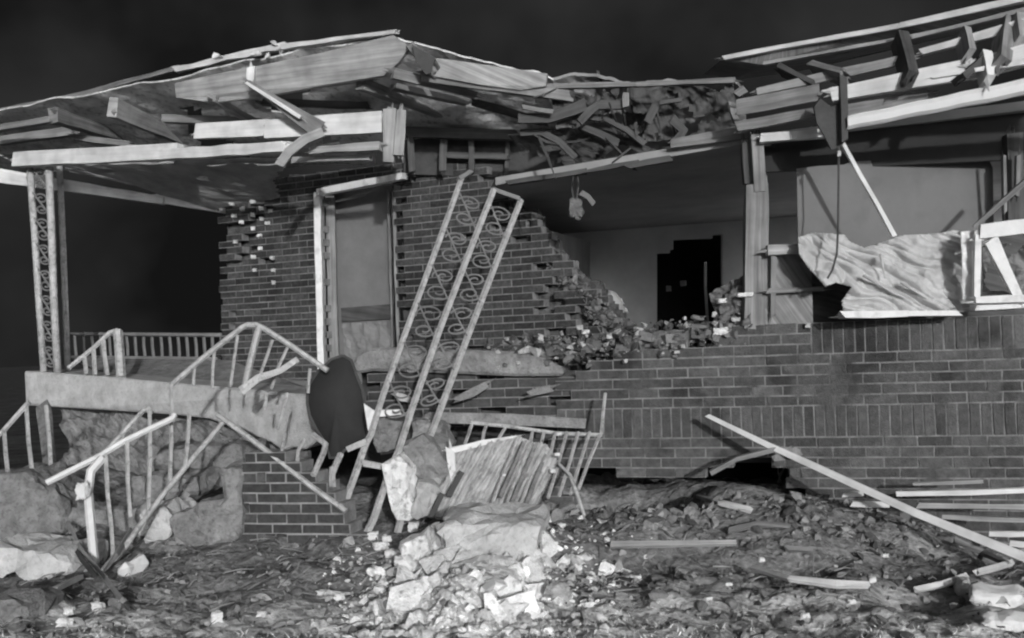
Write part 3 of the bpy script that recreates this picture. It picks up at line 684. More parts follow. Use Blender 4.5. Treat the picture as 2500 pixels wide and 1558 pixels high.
# ==================================================================== porch: slab, standing column, back railing
porch = thing('porch', 'white-edged concrete porch slab of the house with one iron corner column standing', 'porch', P(400, 1000, 9.5))
def SL(x, y): return P(x, y, 10.5 - (x - 60) / 700 * 2.3)
top = [SL(58, 906), SL(240, 918), SL(420, 935), SL(560, 946), SL(680, 958), SL(772, 966)]
bot = [SL(780, 1072), SL(745, 1098), SL(715, 1092), SL(690, 1102), SL(660, 1080), SL(625, 1066), SL(590, 1046), SL(545, 1036), SL(510, 1022), SL(420, 1012), SL(240, 1000), SL(62, 990)]
mb = MB(); mb.prism(top + bot, (.35, 1.9, 0.0))
slab = soften(mb.build('slab', M_conc, porch), .015)
def scrolls(mb, A0, A1, B0, B1, n, r=.006):
    rs = random.Random(n + int(A0[0] * 100))
    # pairs of C-scrolls between two posts
    A0, A1, B0, B1 = map(Vector, (A0, A1, B0, B1))
    def q(s_, t_): return A0.lerp(A1, t_).lerp(B0.lerp(B1, t_), s_)
    for i in range(n):
        t0, t1 = (i + .06) / n, (i + .94) / n
        for sg in (0, 1):
            pts = []
            ph = rs.uniform(-.5, .5); sq = rs.uniform(.8, 1.05)
            for k in range(26):
                a = ph + k / 25 * 2 * math.pi * 1.4; rad = .42 * sq * (1 - .78 * k / 25)
                s_ = .5 + rad * math.cos(a + math.pi * sg); tt = (t0 + (t1 - t0) * (.27 if sg else .73)) + (t1 - t0) * .6 * rad * math.sin(a + math.pi * sg)
                pts.append(q(s_, tt))
            mb.tube(pts, r, 5)
        mb.tube([q(.04, t0), q(.5, (t0 + t1) / 2), q(.96, t1)], r, 5)
colm = MB(); colm.tube([P(72, 398, 10.45), P(84, 560, 10.45), P(94, 720, 10.42), P(107, 908, 10.4)], .033, 8)
col_o = colm.build('column', M_iron, porch, smooth=True)
mb = MB(); mb.tube([P(119, 398, 10.3), P(126, 560, 10.3), P(132, 740, 10.3), P(141, 910, 10.3)], .036, 8); mb.build('post', M_iron, col_o, smooth=True)
mb = MB(); mb.tube([P(145, 398, 10.7), P(154, 600, 10.7), P(160, 760, 10.7), P(166, 912, 10.7)], .03, 8); mb.build('post', M_iron, col_o, smooth=True)
mb = MB(); scrolls(mb, P(74, 405, 10.44), P(106, 900, 10.4), P(119, 405, 10.3), P(140, 905, 10.3), 8, .009); mb.build('scroll_panel', M_iron_back, col_o)
# pier below the slab, and rough infill behind the stair
mb = MB(); bd(mb, (106, 990, 10.3), (122, 1140, 9.6), (34, 24), .06); mb.build('pier', M_conc_d, porch)
mb = MB(); mb.sheet(P(75, 985, 10.8), P(760, 1040, 8.8), P(780, 1260, 8.2), P(80, 1160, 10.0), 70, 20, amp=.2, fs=3.2, seed=17, th=.05, mask=lambda u, v, q: u > .13)
mb.build('foundation_wall', M_conc_d, porch)
def railing(name, label, hand, balusters, lower=None, r=.016, rb=.010, m=M_iron, newels=(), parent=None, group=None, low_r=None, mh=None):
    if parent is None: o = thing(name, label, 'railing', P(*hand[0]) * 0 + Vector((P(*hand[0]).x, P(*hand[0]).y, 0.3)), group)
    else: o = None
    mb = MB(); mb.tube([P(*p) for p in hand], r, 6)
    if o is None: o = mb.build(name, m, parent, True)
    else: mb.build('handrail', mh or m, o)
    if lower:
        mb = MB(); mb.tube([P(*p) for p in lower], low_r or r * .9, 8); mb.build('lower_rail', m, o, True)
    for b in balusters:
        mb = MB(); mb.tube([P(*p) for p in b], rb, 4, kink=.006); mb.build('baluster', m, o)
    for b in newels:
        mb = MB(); mb.tube([P(*p) for p in b], rb * 2.1, 6); mb.build('newel_post', mh or m, o)
    return o
railing('railing', '', [(168, 815, 12.4), (540, 818, 11.2)], [((x, 818, 12.4 - (x - 168) / 372 * 1.2), (x + 4, 872, 12.4 - (x - 168) / 372 * 1.2)) for x in range(182, 540, 21)],
        [(168, 872, 12.4), (540, 876, 11.2)], r=.022, rb=.016, m=M_iron_back, parent=porch)
mb = MB(); mb.prism([P(170, 874, 11.6), P(560, 880, 10.6), P(760, 950, 9.3), P(300, 930, 10.2)], (0, .2, -.05)); mb.build('porch_floor', M_stone, porch)
railing('stair_railing', 'short iron handrail and stub post standing on the porch slab beside the corner column', [(168, 898, 10.0), (230, 848, 10.0), (268, 812, 10.0), (284, 806, 10.0), (292, 820, 10.0)],
        [((205, 870, 10), (210, 912, 9.9)), ((228, 850, 10), (232, 915, 9.9)), ((252, 828, 10), (262, 917, 9.9))], newels=[((288, 808, 10.0), (296, 922, 9.8))], r=.022, rb=.02)

# ==================================================================== porch roof, lifted by the blast
proof = thing('porch_roof', 'splintered porch roof heaved up at its peak, rafters and sheathing hanging open', 'roof', P(600, 400, 9.5))
mb = MB(); mb.sheet(P(-60, 283, 10.9), P(965, 84, 8.3), P(985, 400, 10.2), P(-60, 420, 13.2), 60, 24, amp=.035, fs=2.0, seed=31, th=.014,
                    mask=lambda u, v, q: not (noise.noise(q * 1.9 + Vector((9, 2, 0))) < -.42 and v > .2))
sheath = mb.build('sheathing', M_sheath, proof)
mb = MB(); mb.sheet(P(965, 88, 8.3), P(1350, 196, 8.5), P(1370, 330, 9.6), P(980, 400, 10.2), 30, 20, amp=.04, fs=2.5, seed=33, th=.014); mb.build('sheathing', M_sheath, proof)
mb = MB(); bd(mb, (-40, 279, 10.9), (200, 232, 10.3), (10, 12), .05); bd(mb, (195, 233, 10.3), (440, 165, 9.7), (12, 9), .05); mb.build('roof_edge', M_wood_m, proof)
mb = MB(); bd(mb, (430, 172, 9.5), (700, 112, 8.9), (12, 16), .06, jit=.012); bd(mb, (690, 116, 8.85), (970, 78, 8.22), (12, 9), .05, jit=.006); mb.build('roof_edge', M_wood_w, proof)
# big rafter boards at the peak
mb = MB(); mb.prism([P(426, 204, 9.25), P(520, 182, 9.05), P(610, 165, 8.85), P(780, 130, 8.5), P(960, 86, 8.2), P(1000, 112, 8.15), P(975, 150, 8.2), P(938, 184, 8.25), P(800, 206, 8.5), P(640, 236, 8.85), P(520, 250, 9.05), P(430, 238, 9.25)], (.01, .05, 0))
mb.build('fascia_board', M_wood, proof)
mb = MB(); bd(mb, (614, 166, 8.8), (612, 200, 8.78), 18, .05); mb.build('splice_block', M_wood_w, proof)
mb = MB(); mb.prism([P(1062, 142, 8.2), P(1100, 146, 8.2), P(1336, 180, 8.3), P(1332, 210, 8.3), P(1270, 220, 8.3), P(1180, 208, 8.25), P(1060, 186, 8.2), P(1075, 165, 8.2)], (.01, .05, 0))
mb.build('fascia_board', M_wood, proof)
mb = MB(); bd(mb, (1000, 108, 8.12), (1058, 178, 8.2), 20, .05); bd(mb, (958, 178, 8.2), (1160, 232, 8.6), (26, 16), .05); bd(mb, (1030, 185, 8.25), (1400, 232, 8.4), (30, 34), .05); mb.build('rafter', M_wood_m, proof)
for (a, b, wd, m_) in (((130, 282, 10.0), (345, 352, 11.6), (34, 16), M_wood_m), ((275, 262, 9.7), (480, 356, 11.3), (44, 22), M_wood), ((-20, 318, 10.6), (140, 290, 10.2), 14, M_wood_m),
                       ((515, 238, 9.0), (636, 308, 9.8), (14, 18), M_wood), ((750, 206, 8.7), (905, 190, 8.5), 16, M_wood_m), ((880, 205, 8.5), (1130, 300, 9.6), (26, 18), M_wood_m),
                       ((400, 290, 9.7), (640, 300, 9.6), 18, M_wood_m), ((640, 250, 9.2), (900, 258, 9.3), 14, M_wood_d), ((0, 345, 11.0), (180, 320, 10.8), 20, M_wood_m), ((180, 335, 10.6), (330, 355, 10.8), 14, M_wood_m), ((960, 212, 8.6), (1140, 250, 9.0), 14, M_wood_m), ((1160, 250, 8.7), (1330, 300, 9.2), 14, M_wood_d)):
    mb = MB(); bd(mb, a, b, wd, .09); mb.build('rafter', m_, proof)
mb = MB(); bd(mb, (605, 200, 8.7), (780, 318, 8.75), (10, 46), .05); mb.build('brace', M_wood_m, proof)
mb = MB(); bd(mb, (602, 203, 8.64), (735, 287, 8.66), 9, .05); mb.build('brace_edge', M_wood_w, proof)
mb = MB(); mb.bar([P(788, 322, 8.6), P(745, 340, 8.55), P(705, 372, 8.5), P(682, 404, 8.5)], 22 * 8.5 / F, .03); mb.build('bent_strap', M_wood, proof)
mb = MB(); bd(mb, (480, 322, 9.3), (660, 312, 9.05), (36, 40), .06); bd(mb, (650, 316, 9.0), (935, 298, 8.75), (44, 52), .06); mb.build('header_beam', M_wood_w, proof)
mb = MB(); bd(mb, (952, 268, 8.66), (950, 398, 8.66), (32, 26), .1); bd(mb, (978, 270, 8.6), (972, 380, 8.6), (22, 28), .06, jit=.014); mb.build('king_post', M_wood, proof)
mb = MB(); bd(mb, (40, 391, 10.35), (440, 370, 9.4), (36, 36), .09); bd(mb, (400, 378, 9.42), (700, 360, 8.72), (24, 26), .09, jit=.008); mb.build('beam', M_wood_w, proof)
mb = MB(); bd(mb, (760, 368, 8.8), (930, 358, 8.6), (16, 18), .06, jit=.008); bd(mb, (430, 396, 9.6), (680, 392, 9.1), 12, .05, jit=.008); bd(mb, (715, 392, 9.0), (905, 386, 8.8), (12, 15), .05, jit=.008); mb.build('trim_board', M_wood, proof)
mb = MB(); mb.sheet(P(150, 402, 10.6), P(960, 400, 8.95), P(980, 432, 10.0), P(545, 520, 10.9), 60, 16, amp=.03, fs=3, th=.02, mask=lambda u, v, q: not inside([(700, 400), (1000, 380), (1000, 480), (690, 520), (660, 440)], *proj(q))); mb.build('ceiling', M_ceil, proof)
mb = MB(); bd(mb, (-60, 420, 10.9), (400, 490, 10.9), (36, 18), .06); bd(mb, (380, 484, 10.95), (560, 520, 10.9), (18, 8), .05); mb.build('side_fascia', M_wood_w, proof)
mb = MB(); bd(mb, (170, 415, 10.8), (470, 478, 10.9), (8, 10), .03); mb.build('ceiling_batten', M_wood_m, proof)
for i, (x, y, s_, a_) in enumerate(((530, 137, .10, 1), (625, 130, .09, 1), (690, 122, .13, 0), (672, 107, .12, 2), (770, 106, .03, 0), (655, 140, .07, 1))):
    mb = MB(); mb.frag(P(x, y, 8.9), s_, 90 + i, flat=.35); tag(mb.build('shingle_scrap', M_white if a_ else M_wood_w), 'pale scrap of shingle lying on the upper edge of the porch roof', 'shingle', 'shingle scraps on the porch roof')
mb = MB(); mb.prism([P(1005, 108, 8.05), P(1062, 140, 8.05), P(1052, 178, 8.05), P(1040, 182, 8.05), P(1015, 150, 8.05)], (0, .02, 0)); tag(mb.build('gap_patch', M_tar), 'dark triangular patch standing in for the gap at the peak of the porch roof', 'dark patch')  # dark patch added in place of the open gap at the peak
# exposed mortar lumps on the shattered corner of the door wall
rr = random.Random(5)
pts_ = [(543, 512), (567, 498), (592, 510), (617, 493), (571, 528), (589, 543), (616, 524), (618, 558), (635, 576), (636, 607), (619, 628), (638, 509), (662, 515), (640, 535), (665, 630), (668, 660), (622, 660), (668, 690), (630, 450), (600, 470), (655, 545), (575, 590)]
for i, (x, y) in enumerate(pts_):
    mb = MB(); mb.chunk(D(x, y, -.06), (.034 + .012 * rr.random(), .05, .03), 300 + i, cuts=4, rough=.4)
    tag(mb.build('mortar_lump', M_white if i < 12 else M_conc), 'pale lump of mortar stuck on the shattered left corner of the porch brick wall', 'mortar', 'mortar lumps on the shattered wall corner')

# ==================================================================== fallen iron column leaning on the planter
fcol = thing('fallen_column', 'white iron porch column of three posts leaning to the right across the planter', 'column', P(900, 1300, 6.9))
Pa = [(1128, 432, 7.75), (1075, 580, 7.6), (990, 812, 7.4), (935, 965, 7.25), (905, 1062, 7.12), (892, 1086, 7.1), (865, 1165, 7.0), (838, 1238, 6.95)]
Pb = [(1206, 462, 7.65), (1148, 610, 7.5), (1075, 800, 7.3), (1005, 1000, 7.1), (975, 1095, 7.0), (946, 1168, 6.95), (912, 1268, 6.88), (892, 1308, 6.85)]
Pc = [(1272, 488, 7.75), (1212, 640, 7.6), (1150, 800, 7.42), (1075, 1000, 7.2), (1052, 1060, 7.14), (1020, 1150, 7.05), (985, 1245, 6.95), (970, 1302, 6.9)]
for i, pp in enumerate((Pa, Pb, Pc)):
    mb = MB(); mb.tube([P(*p) for p in pp], .021 if i else .019, 4, r1=.023); mb.build('post', M_iron, fcol)
mb = MB(); scrolls(mb, P(1118, 458, 7.73), P(915, 1030, 7.18), P(1196, 485, 7.65), P(995, 1030, 7.08), 6, .0062); mb.build('scroll_panel', M_iron_back, fcol)
mb = MB(); scrolls(mb, P(1196, 490, 7.65), P(1000, 1010, 7.1), P(1262, 512, 7.74), P(1078, 995, 7.2), 6, .0062); mb.build('scroll_panel', M_iron_back, fcol)
mb = MB(); mb.bar([P(1200, 462, 7.68), P(1268, 484, 7.75)], .03, .05); mb.bar([P(1120, 440, 7.74), P(1148, 420, 7.8)], .035, .05); mb.build('top_plate', M_iron_back, fcol)
mb = MB(); mb.prism([P(888, 985, 7.2), P(912, 1002, 7.2), P(975, 1000, 7.2), P(980, 1012, 7.2), P(925, 1018, 7.2), P(908, 1065, 7.2), P(898, 1050, 7.2)], (0, .015, 0)); tag(mb.build('torn_flashing', M_white), 'bright torn piece of white flashing bent behind the leaning column', 'flashing')

# dark shell-shaped panel in front of the door
blob = [(838, 868), (808, 878), (778, 905), (760, 930), (750, 952), (750, 985), (756, 1015), (770, 1045), (792, 1078), (800, 1095), (805, 1118), (830, 1118), (840, 1100), (868, 1088), (893, 1072), (896, 1040), (892, 990), (884, 950), (870, 915), (858, 880)]
def blobsheet(poly, depth, bulge, th, sub=3, rings=14, seed=0):
    pts = []; n0 = len(poly)
    for i in range(n0):                     # smooth closed outline
        p0, p1, p2, p3 = (Vector((*poly[(i + k) % n0], 0)) for k in (-1, 0, 1, 2))
        for k in range(sub):
            t_ = k / sub
            pts.append(.5 * ((2 * p1) + (p2 - p0) * t_ + (2 * p0 - 5 * p1 + 4 * p2 - p3) * t_ ** 2 + (3 * p1 - p0 - 3 * p2 + p3) * t_ ** 3))
    n = len(pts); c = sum(pts, Vector()) / n; mb = MB(); vs = []; fs = []
    for side in (0, 1):
        for r_ in range(rings):
            k = 1 - r_ / rings
            for p in pts:
                q = c + (p - c) * k; w3 = P(q.x, q.y, depth(q.x, q.y))
                w3.y += -bulge * (1 - k * k) + .01 * noise.noise(w3 * 5 + Vector((seed, 0, 0))) + side * th
                vs.append(w3)
        w3 = P(c.x, c.y, depth(c.x, c.y)); w3.y += -bulge + side * th; vs.append(w3)
    m_ = rings * n + 1
    for r_ in range(rings - 1):
        for i in range(n):
            j = (i + 1) % n; a_, b_ = r_ * n, (r_ + 1) * n
            fs.append((a_ + i, a_ + j, b_ + j, b_ + i)); fs.append((m_ + b_ + i, m_ + b_ + j, m_ + a_ + j, m_ + a_ + i))
    for i in range(n):
        j = (i + 1) % n
        fs.append(((rings - 1) * n + i, (rings - 1) * n + j, rings * n)); fs.append((m_ + (rings - 1) * n + j, m_ + (rings - 1) * n + i, m_ + rings * n))
        fs.append((i, m_ + i, m_ + j, j))
    mb.add(vs, fs); return mb
mb = blobsheet(blob, lambda x, y: 7.75 - (y - 860) / 260 * .12, .06, .02)
shell = tag(mb.build('shell_panel', M_panel, smooth=True), 'dark teardrop-shaped shell standing on its point between white slab and leaning column', 'panel')
shell['_w'] = tuple(shell.location)
mb = MB(); mb.tube([P(x, y, 7.74 - (y - 860) / 260 * .12) for x, y in blob + blob[:1]], .011, 6); mb.build('rim', M_tar, shell)

# ==================================================================== planter with stone cap
plant_o = thing('planter', 'low dark brick planter wall under a pale rounded stone cap', 'planter', P(1130, 1040, 8.0))
mb = MB(); capp = [(860, 885), (870, 866), (895, 853), (930, 848), (1010, 850), (1080, 852), (1180, 856), (1260, 858), (1330, 876), (1375, 898), (1375, 918), (1260, 919), (1100, 912), (1010, 908), (905, 906), (872, 912), (862, 902)]
mb.prism([P(x, y, 8.15 - (x - 860) / 515 * .35) for x, y in capp], (.1, .9, 0)); soften(mb.build('cap', M_stone, plant_o), .02)
QA, QB = P(868, 950, 8.25), P(1420, 950, 7.88)
pl_poly = [(880, 905), (1420, 912), (1420, 1100), (1385, 1040), (1060, 1040), (1050, 1100), (905, 1060)]
mb = MB(); brickwork(mb, (QA.x, QA.y), (QB.x, QB.y), 1.36, .3, lambda p: inside(pl_poly, *proj(p)), seed=11, loosen=lambda p: .12)
mb.build('brick_wall', [M_steps, M_mortar_porch], plant_o)
mb = MB(); mb.sheet(P(880, 905, 8.45), P(1430, 905, 8.1), P(1430, 1140, 8.0), P(880, 1140, 8.4), 30, 16, amp=.1, fs=4, th=.04); mb.build('core', M_tar, plant_o)
mb = MB(); mb.bar([P(1040, 1020, 7.78), P(1250, 1024, 7.72), P(1430, 1036, 7.68)], 24 * 7.75 / F, .16, jit=.012); mb.build('ledge', M_stone, plant_o)
for i, (a, b, wd, m_, lab) in enumerate((((1115, 978, 7.85), (1190, 940, 7.85), 16, M_stone, 'grey slanting shard lying on the planter face under its cap'), ((1290, 962, 7.8), (1345, 948, 7.8), 14, M_stone, 'short grey shard at the right of the planter face'), ((965, 965, 8.0), (1000, 976, 8.0), 14, M_conc, 'small bright curved shard behind the leaning column on the planter'), ((1055, 930, 8.0), (1060, 1000, 8.0), 8, M_tar, 'dark upright sliver on the planter between the column posts'))):
    mb = MB(); bd(mb, a, b, wd, .05, jit=.01); tag(mb.build('stone_shard', m_), lab, 'shard')

# ==================================================================== stair: brick side wall, broken treads, railings
steps = thing('front_steps', 'broken brick and concrete front steps climbing to the porch', 'steps', P(650, 1330, 6.9))
CA, CB = P(560, 1250, 6.95), P(930, 1250, 6.7)
ck = [(588, 1120), (615, 1102), (660, 1110), (705, 1140), (770, 1190), (830, 1240), (875, 1290), (905, 1340), (900, 1420), (600, 1420), (580, 1300)]
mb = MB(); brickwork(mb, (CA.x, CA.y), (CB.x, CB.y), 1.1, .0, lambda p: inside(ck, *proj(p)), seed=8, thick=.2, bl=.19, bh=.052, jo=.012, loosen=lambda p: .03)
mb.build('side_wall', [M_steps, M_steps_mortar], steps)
def stone(poly, d, th, m, name, parent=None, lab=None, cat='concrete', dz=0.0, seed=0, group=None, rough=1.0):
    if d is None:
        d = G(sum(q[0] for q in poly) / len(poly), max(q[1] for q in poly) - 6).y + .04
    mb = MB(); rnd = random.Random(seed)
    pts = []
    for i, (x, y) in enumerate(poly):
        x2, y2 = poly[(i + 1) % len(poly)]
        for k in range(4):
            t_ = k / 4; pts.append(P(x + (x2 - x) * t_ + rnd.uniform(-2.5, 2.5), y + (y2 - y) * t_ + rnd.uniform(-2.5, 2.5), d))
    n = len(pts); c = sum(pts, Vector()) / n
    back = Vector((.05, th, dz))
    mb.prism([p + Vector((0, rnd.uniform(-.03, .03), 0)) for p in pts], back)
    o = mb.build(name, m, parent)
    rm = o.modifiers.new('remesh', 'REMESH'); rm.mode = 'VOXEL'; rm.voxel_size = .016
    for k_, (ty, st, sz_) in enumerate((('CLOUDS', .07, .22), ('VORONOI', .05, .14), ('CLOUDS', .02, .04))):
        tx = bpy.data.textures.new('lumps', ty); tx.noise_scale = sz_
        if ty == 'CLOUDS': tx.noise_depth = 3
        dm = o.modifiers.new('lumps', 'DISPLACE'); dm.texture = tx; dm.strength = st * rough; dm.mid_level = .5; dm.texture_coords = 'GLOBAL'
    de = o.modifiers.new('break', 'DECIMATE'); de.ratio = .07 if rough > .5 else .3
    if lab: tag(o, lab, cat, group)
    return o
stone([(330, 1250), (395, 1235), (415, 1260), (412, 1322), (370, 1330), (330, 1318)], 7.0, .5, M_conc, 'tread', steps, seed=1)
stone([(412, 1262), (480, 1240), (560, 1215), (590, 1240), (590, 1330), (540, 1345), (430, 1335)], 7.0, .5, M_conc_d, 'tread', steps, seed=2)
stone([(535, 1150), (560, 1140), (585, 1145), (590, 1250), (575, 1320), (520, 1335), (510, 1290), (545, 1230)], 6.9, .4, M_stone, 'tread', steps, seed=3)
stone([(320, 1165), (480, 1160), (485, 1205), (440, 1232), (320, 1245)], 7.5, .5, M_stone, 'tread', steps, seed=4)
stone([(380, 1090), (590, 1085), (600, 1135), (540, 1145), (370, 1150)], 7.9, .5, M_conc_d, 'tread', steps, seed=5)
stone([(150, 1245), (330, 1240), (335, 1330), (240, 1345), (150, 1330)], 7.2, .4, M_stone, 'tread', steps, seed=15)
R7 = lambda x, y, d=7.0: (x, y, d)
railing('stair_railing', 'iron stair rail end at the far left, descending left from the white slab', [(-25, 1082, 8.2), (8, 1052, 8.2), (65, 988, 8.3), (72, 982, 8.3)],
        [((10, 1055, 8.2), (14, 1110, 8.1), (20, 1165, 8.0)), ((64, 990, 8.3), (70, 1080, 8.2), (78, 1148, 8.1)), ((112, 990, 8.4), (120, 1070, 8.3), (124, 1140, 8.2))],
        [(78, 1148, 8.0), (120, 1185, 7.7)], r=.02, rb=.016)
railing('stair_railing', 'sagging iron stair rail in front with a bright heavy newel post at its foot', [(114, 1178, 6.7), (245, 1112, 6.75), (300, 1078, 6.8), (420, 1022, 6.95), (426, 1012, 6.97)],
        [((258, 1112, 6.7), (262, 1200, 6.68), (272, 1290, 6.64), (276, 1362, 6.6)), ((310, 1075, 6.8), (312, 1180, 6.78), (318, 1262, 6.75)), ((365, 1000, 6.9), (366, 1120, 6.87), (361, 1254, 6.85)), ((418, 938, 7.1), (418, 1080, 7.05), (414, 1190, 7.0)), ((462, 1010, 7.0), (458, 1080, 6.98), (452, 1140, 6.95))],
        [(550, 1025, 7.1), (470, 1120, 7.0), (400, 1205, 6.9), (330, 1300, 6.7), (260, 1400, 6.4)], r=.02, rb=.013,
        newels=[((250, 1118, 6.7), (222, 1150, 6.65), (215, 1200, 6.62), (222, 1280, 6.55), (232, 1390, 6.4))], mh=M_white)
railing('stair_railing', 'thin slanting iron rail rising from the newel to the white slab edge', [(250, 1112, 6.85), (350, 1002, 7.0), (362, 998, 7.0), (372, 1010, 7.0)], [((300, 1060, 6.9), (300, 1085, 6.9))], r=.016, rb=.01)
mb = MB(); mb.chunk(P(203, 1200, 6.56), (.06, .05, .085), 71, cuts=3, rough=.45); tag(mb.build('rag', M_white, smooth=True), 'white rag knotted round the top of the heavy newel post', 'rag')
railing('stair_railing', 'peaked iron stair rail rising above the white slab before the door', [(418, 940, 7.3), (500, 870, 7.5), (590, 800, 7.7), (604, 793, 7.7), (625, 793, 7.7), (645, 802, 7.7), (720, 850, 7.65), (800, 905, 7.6)],
        [((475, 892, 7.45), (472, 942, 7.4)), ((524, 852, 7.55), (518, 948, 7.5)), ((580, 818, 7.65), (562, 945, 7.55)), ((665, 830, 7.7), (635, 915, 7.65)), ((702, 848, 7.68), (678, 900, 7.65), (662, 950, 7.6)), ((757, 900, 7.6), (752, 960, 7.6))],
        None, r=.02, rb=.011, newels=[((632, 800, 7.7), (612, 880, 7.6), (595, 955, 7.5))])
loose('bent_bar', 'bright bent bar wedged across the peaked stair railing', 'bar', [(590, 955, 7.45), (632, 924, 7.45), (685, 905, 7.45), (728, 878, 7.45)], (20, 14), M_iron, .03)
railing('stair_railing', 'lower iron rail running down right along the brick side of the steps', [(530, 1012, 7.1), (600, 1062, 7.0), (660, 1108, 6.9), (760, 1188, 6.8), (845, 1248, 6.7)],
        [((695, 1060, 7.05), (684, 1122, 6.9)), ((742, 1072, 7.0), (728, 1100, 6.95), (725, 1150, 6.85)), ((700, 960, 7.3), (688, 1010, 7.25), (678, 1050, 7.2)), ((648, 958, 7.3), (645, 1000, 7.3))],
        None, r=.018, rb=.012)
railing('stair_railing', 'short iron rail stubs bent under the dark shell, left of the leaning column', [(765, 1062, 7.1), (795, 1085, 7.0), (790, 1105, 6.95), (765, 1160, 6.8)], [((832, 1108, 6.95), (812, 1155, 6.85)), ((812, 1140, 6.8), (812, 1190, 6.75))], r=.02, rb=.02)
loose('flat_bar', 'pale flat bar joining the dark shell foot to the leaning column', 'bar', [(848, 1098, 7.1), (895, 1078, 7.08)], 14, M_iron, .02)
loose('flat_bar', 'pale short crosspiece between the two left posts of the leaning column', 'bar', [(886, 1130, 6.98), (950, 1142, 6.95)], 14, M_iron, .02)

# ==================================================================== fallen shutter panel and railing at the heap
mb = MB(); pan = [(1092, 1098), (1120, 1092), (1180, 1082), (1260, 1062), (1290, 1075), (1335, 1085), (1360, 1120), (1330, 1190), (1300, 1252), (1180, 1262), (1060, 1262), (1070, 1200), (1098, 1150)]
def ribs(u, v): return .018 * (abs(((u * 17 + v * 6.5) % 1) - .5) * 2 > .55) + .006 * math.sin(u * 40)
mb.sheet(P(1040, 1045, 7.1), P(1380, 1045, 7.0), P(1380, 1275, 6.7), P(1040, 1275, 6.8), 130, 70, amp=.03, fs=5, seed=41, th=.05, mask=lambda u, v, q: inside(pan, *proj(q)), ridge=ribs)
tag(mb.build('fallen_shutter', M_ribbed), 'slatted pale panel lying tilted on the rubble right of the leaning column', 'shutter')
mb = MB(); bd(mb, (1095, 1100, 7.0), (1262, 1064, 7.02), (14, 8), .05, jit=.012); bd(mb, (1098, 1100, 6.99), (1108, 1180, 6.9), (22, 14), .05, jit=.012); tag(mb.build('panel_trim', M_white), 'bright splintered trim along the upper left edges of the slatted panel', 'trim')
loose('dark_slat', 'dark strip set as a slot in the slatted panel, upper of two', 'slat', [(1128, 1152, 6.8), (1095, 1212, 6.76)], 14, M_tar, .02)  # dark bar laid in for the darkness of an open slot
loose('dark_slat', 'dark strip set as a slot in the slatted panel, lower of two', 'slat', [(1080, 1205, 6.76), (1052, 1262, 6.72)], 13, M_tar, .02)  # second dark bar, also drawn as slot darkness
railing('fallen_railing', 'fallen slanted iron railing behind the slatted panel by the crater', [(1150, 1032, 7.4), (1250, 1042, 7.4), (1360, 1058, 7.35), (1470, 1062, 7.3)],
        [((1152, 1035, 7.4), (1135, 1085, 7.3)), ((1188, 1035, 7.4), (1178, 1080, 7.3)), ((1236, 1040, 7.4), (1210, 1085, 7.3))] + [((1300 + 28 * k, 1055, 7.33 - .01 * k), (1262 + 27 * k - (k > 2) * 5, 1228 - 4 * k, 6.95)) for k in range(6)] + [((1262 + 30 * k, 1072 + 12 * k, 6.98), (1196 + 34 * k, 1246 + 3 * k, 6.68)) for k in range(3)] + [((1478, 960, 7.45), (1468, 1060, 7.3)), ((1465, 1062, 7.25), (1412, 1195, 7.0))],
        [(1340, 1110, 7.1), (1392, 1160, 7.0), (1412, 1215, 6.9), (1432, 1275, 6.8)], r=.013, rb=.011)

loose('dark_slat', 'long grey slanting slat on the right half of the slatted panel, leftmost of three', 'slat', [(1280, 1078, 6.95), (1222, 1215, 6.7)], 9, M_conc_d, .02)
loose('dark_slat', 'long grey slanting slat on the right half of the slatted panel, middle of three', 'slat', [(1308, 1088, 6.95), (1250, 1228, 6.7)], 9, M_conc_d, .02)
loose('dark_slat', 'long grey slanting slat on the right half of the slatted panel, rightmost of three', 'slat', [(1334, 1104, 6.95), (1284, 1232, 6.7)], 9, M_conc_d, .02)
# ==================================================================== big blocks and slabs
stone([(-40, 1170), (60, 1150), (100, 1180), (150, 1235), (145, 1300), (110, 1340), (30, 1335), (-40, 1330)], None, .5, M_conc_d, 'concrete_boulder', None, 'large rough concrete boulder at the left edge below the stair rail', 'boulder', seed=6)
stone([(-40, 1338), (60, 1345), (160, 1352), (178, 1395), (150, 1420), (95, 1418), (40, 1400), (-40, 1418)], None, .45, M_conc, 'concrete_slab', None, 'long pale concrete slab lying under the boulder at the left edge', 'slab', seed=7)
stone([(-40, 1468), (40, 1468), (75, 1478), (70, 1510), (40, 1525), (-40, 1530)], None, .3, M_conc_d, 'concrete_block', None, 'small grey block in the bottom left corner beside the white stick', 'block', seed=8)
stone([(270, 1432), (285, 1395), (305, 1368), (318, 1375), (315, 1432)], None, .15, M_white, 'plaster_chunk', None, 'bright white triangular chunk at the foot of the heavy newel post', 'chunk', seed=9)
stone([(932, 1140), (968, 1108), (1005, 1140), (1000, 1200), (1010, 1262), (975, 1264), (940, 1232)], 6.83, .3, M_plaster, 'plaster_chunk', None, 'tall pale plaster lump right of the foot of the leaning column', 'chunk', seed=10)
stone([(975, 1090), (1035, 1062), (1078, 1090), (1098, 1150), (1060, 1190), (1005, 1160)], 6.95, .35, M_stone, 'plaster_chunk', None, 'grey lump topping the pile left of the slatted panel', 'chunk', seed=23)
stone([(1008, 1170), (1062, 1178), (1072, 1225), (1050, 1262), (1012, 1264)], 6.82, .3, M_ribbed, 'plaster_chunk', None, 'small pale lump under the two dark strips left of the slatted panel', 'chunk', seed=24)
stone([(915, 1020), (950, 1010), (985, 1030), (975, 1100), (920, 1110), (905, 1070)], 7.3, .3, M_conc_d, 'plaster_chunk', None, 'grey lump wedged between the left posts of the leaning column', 'chunk', seed=11)
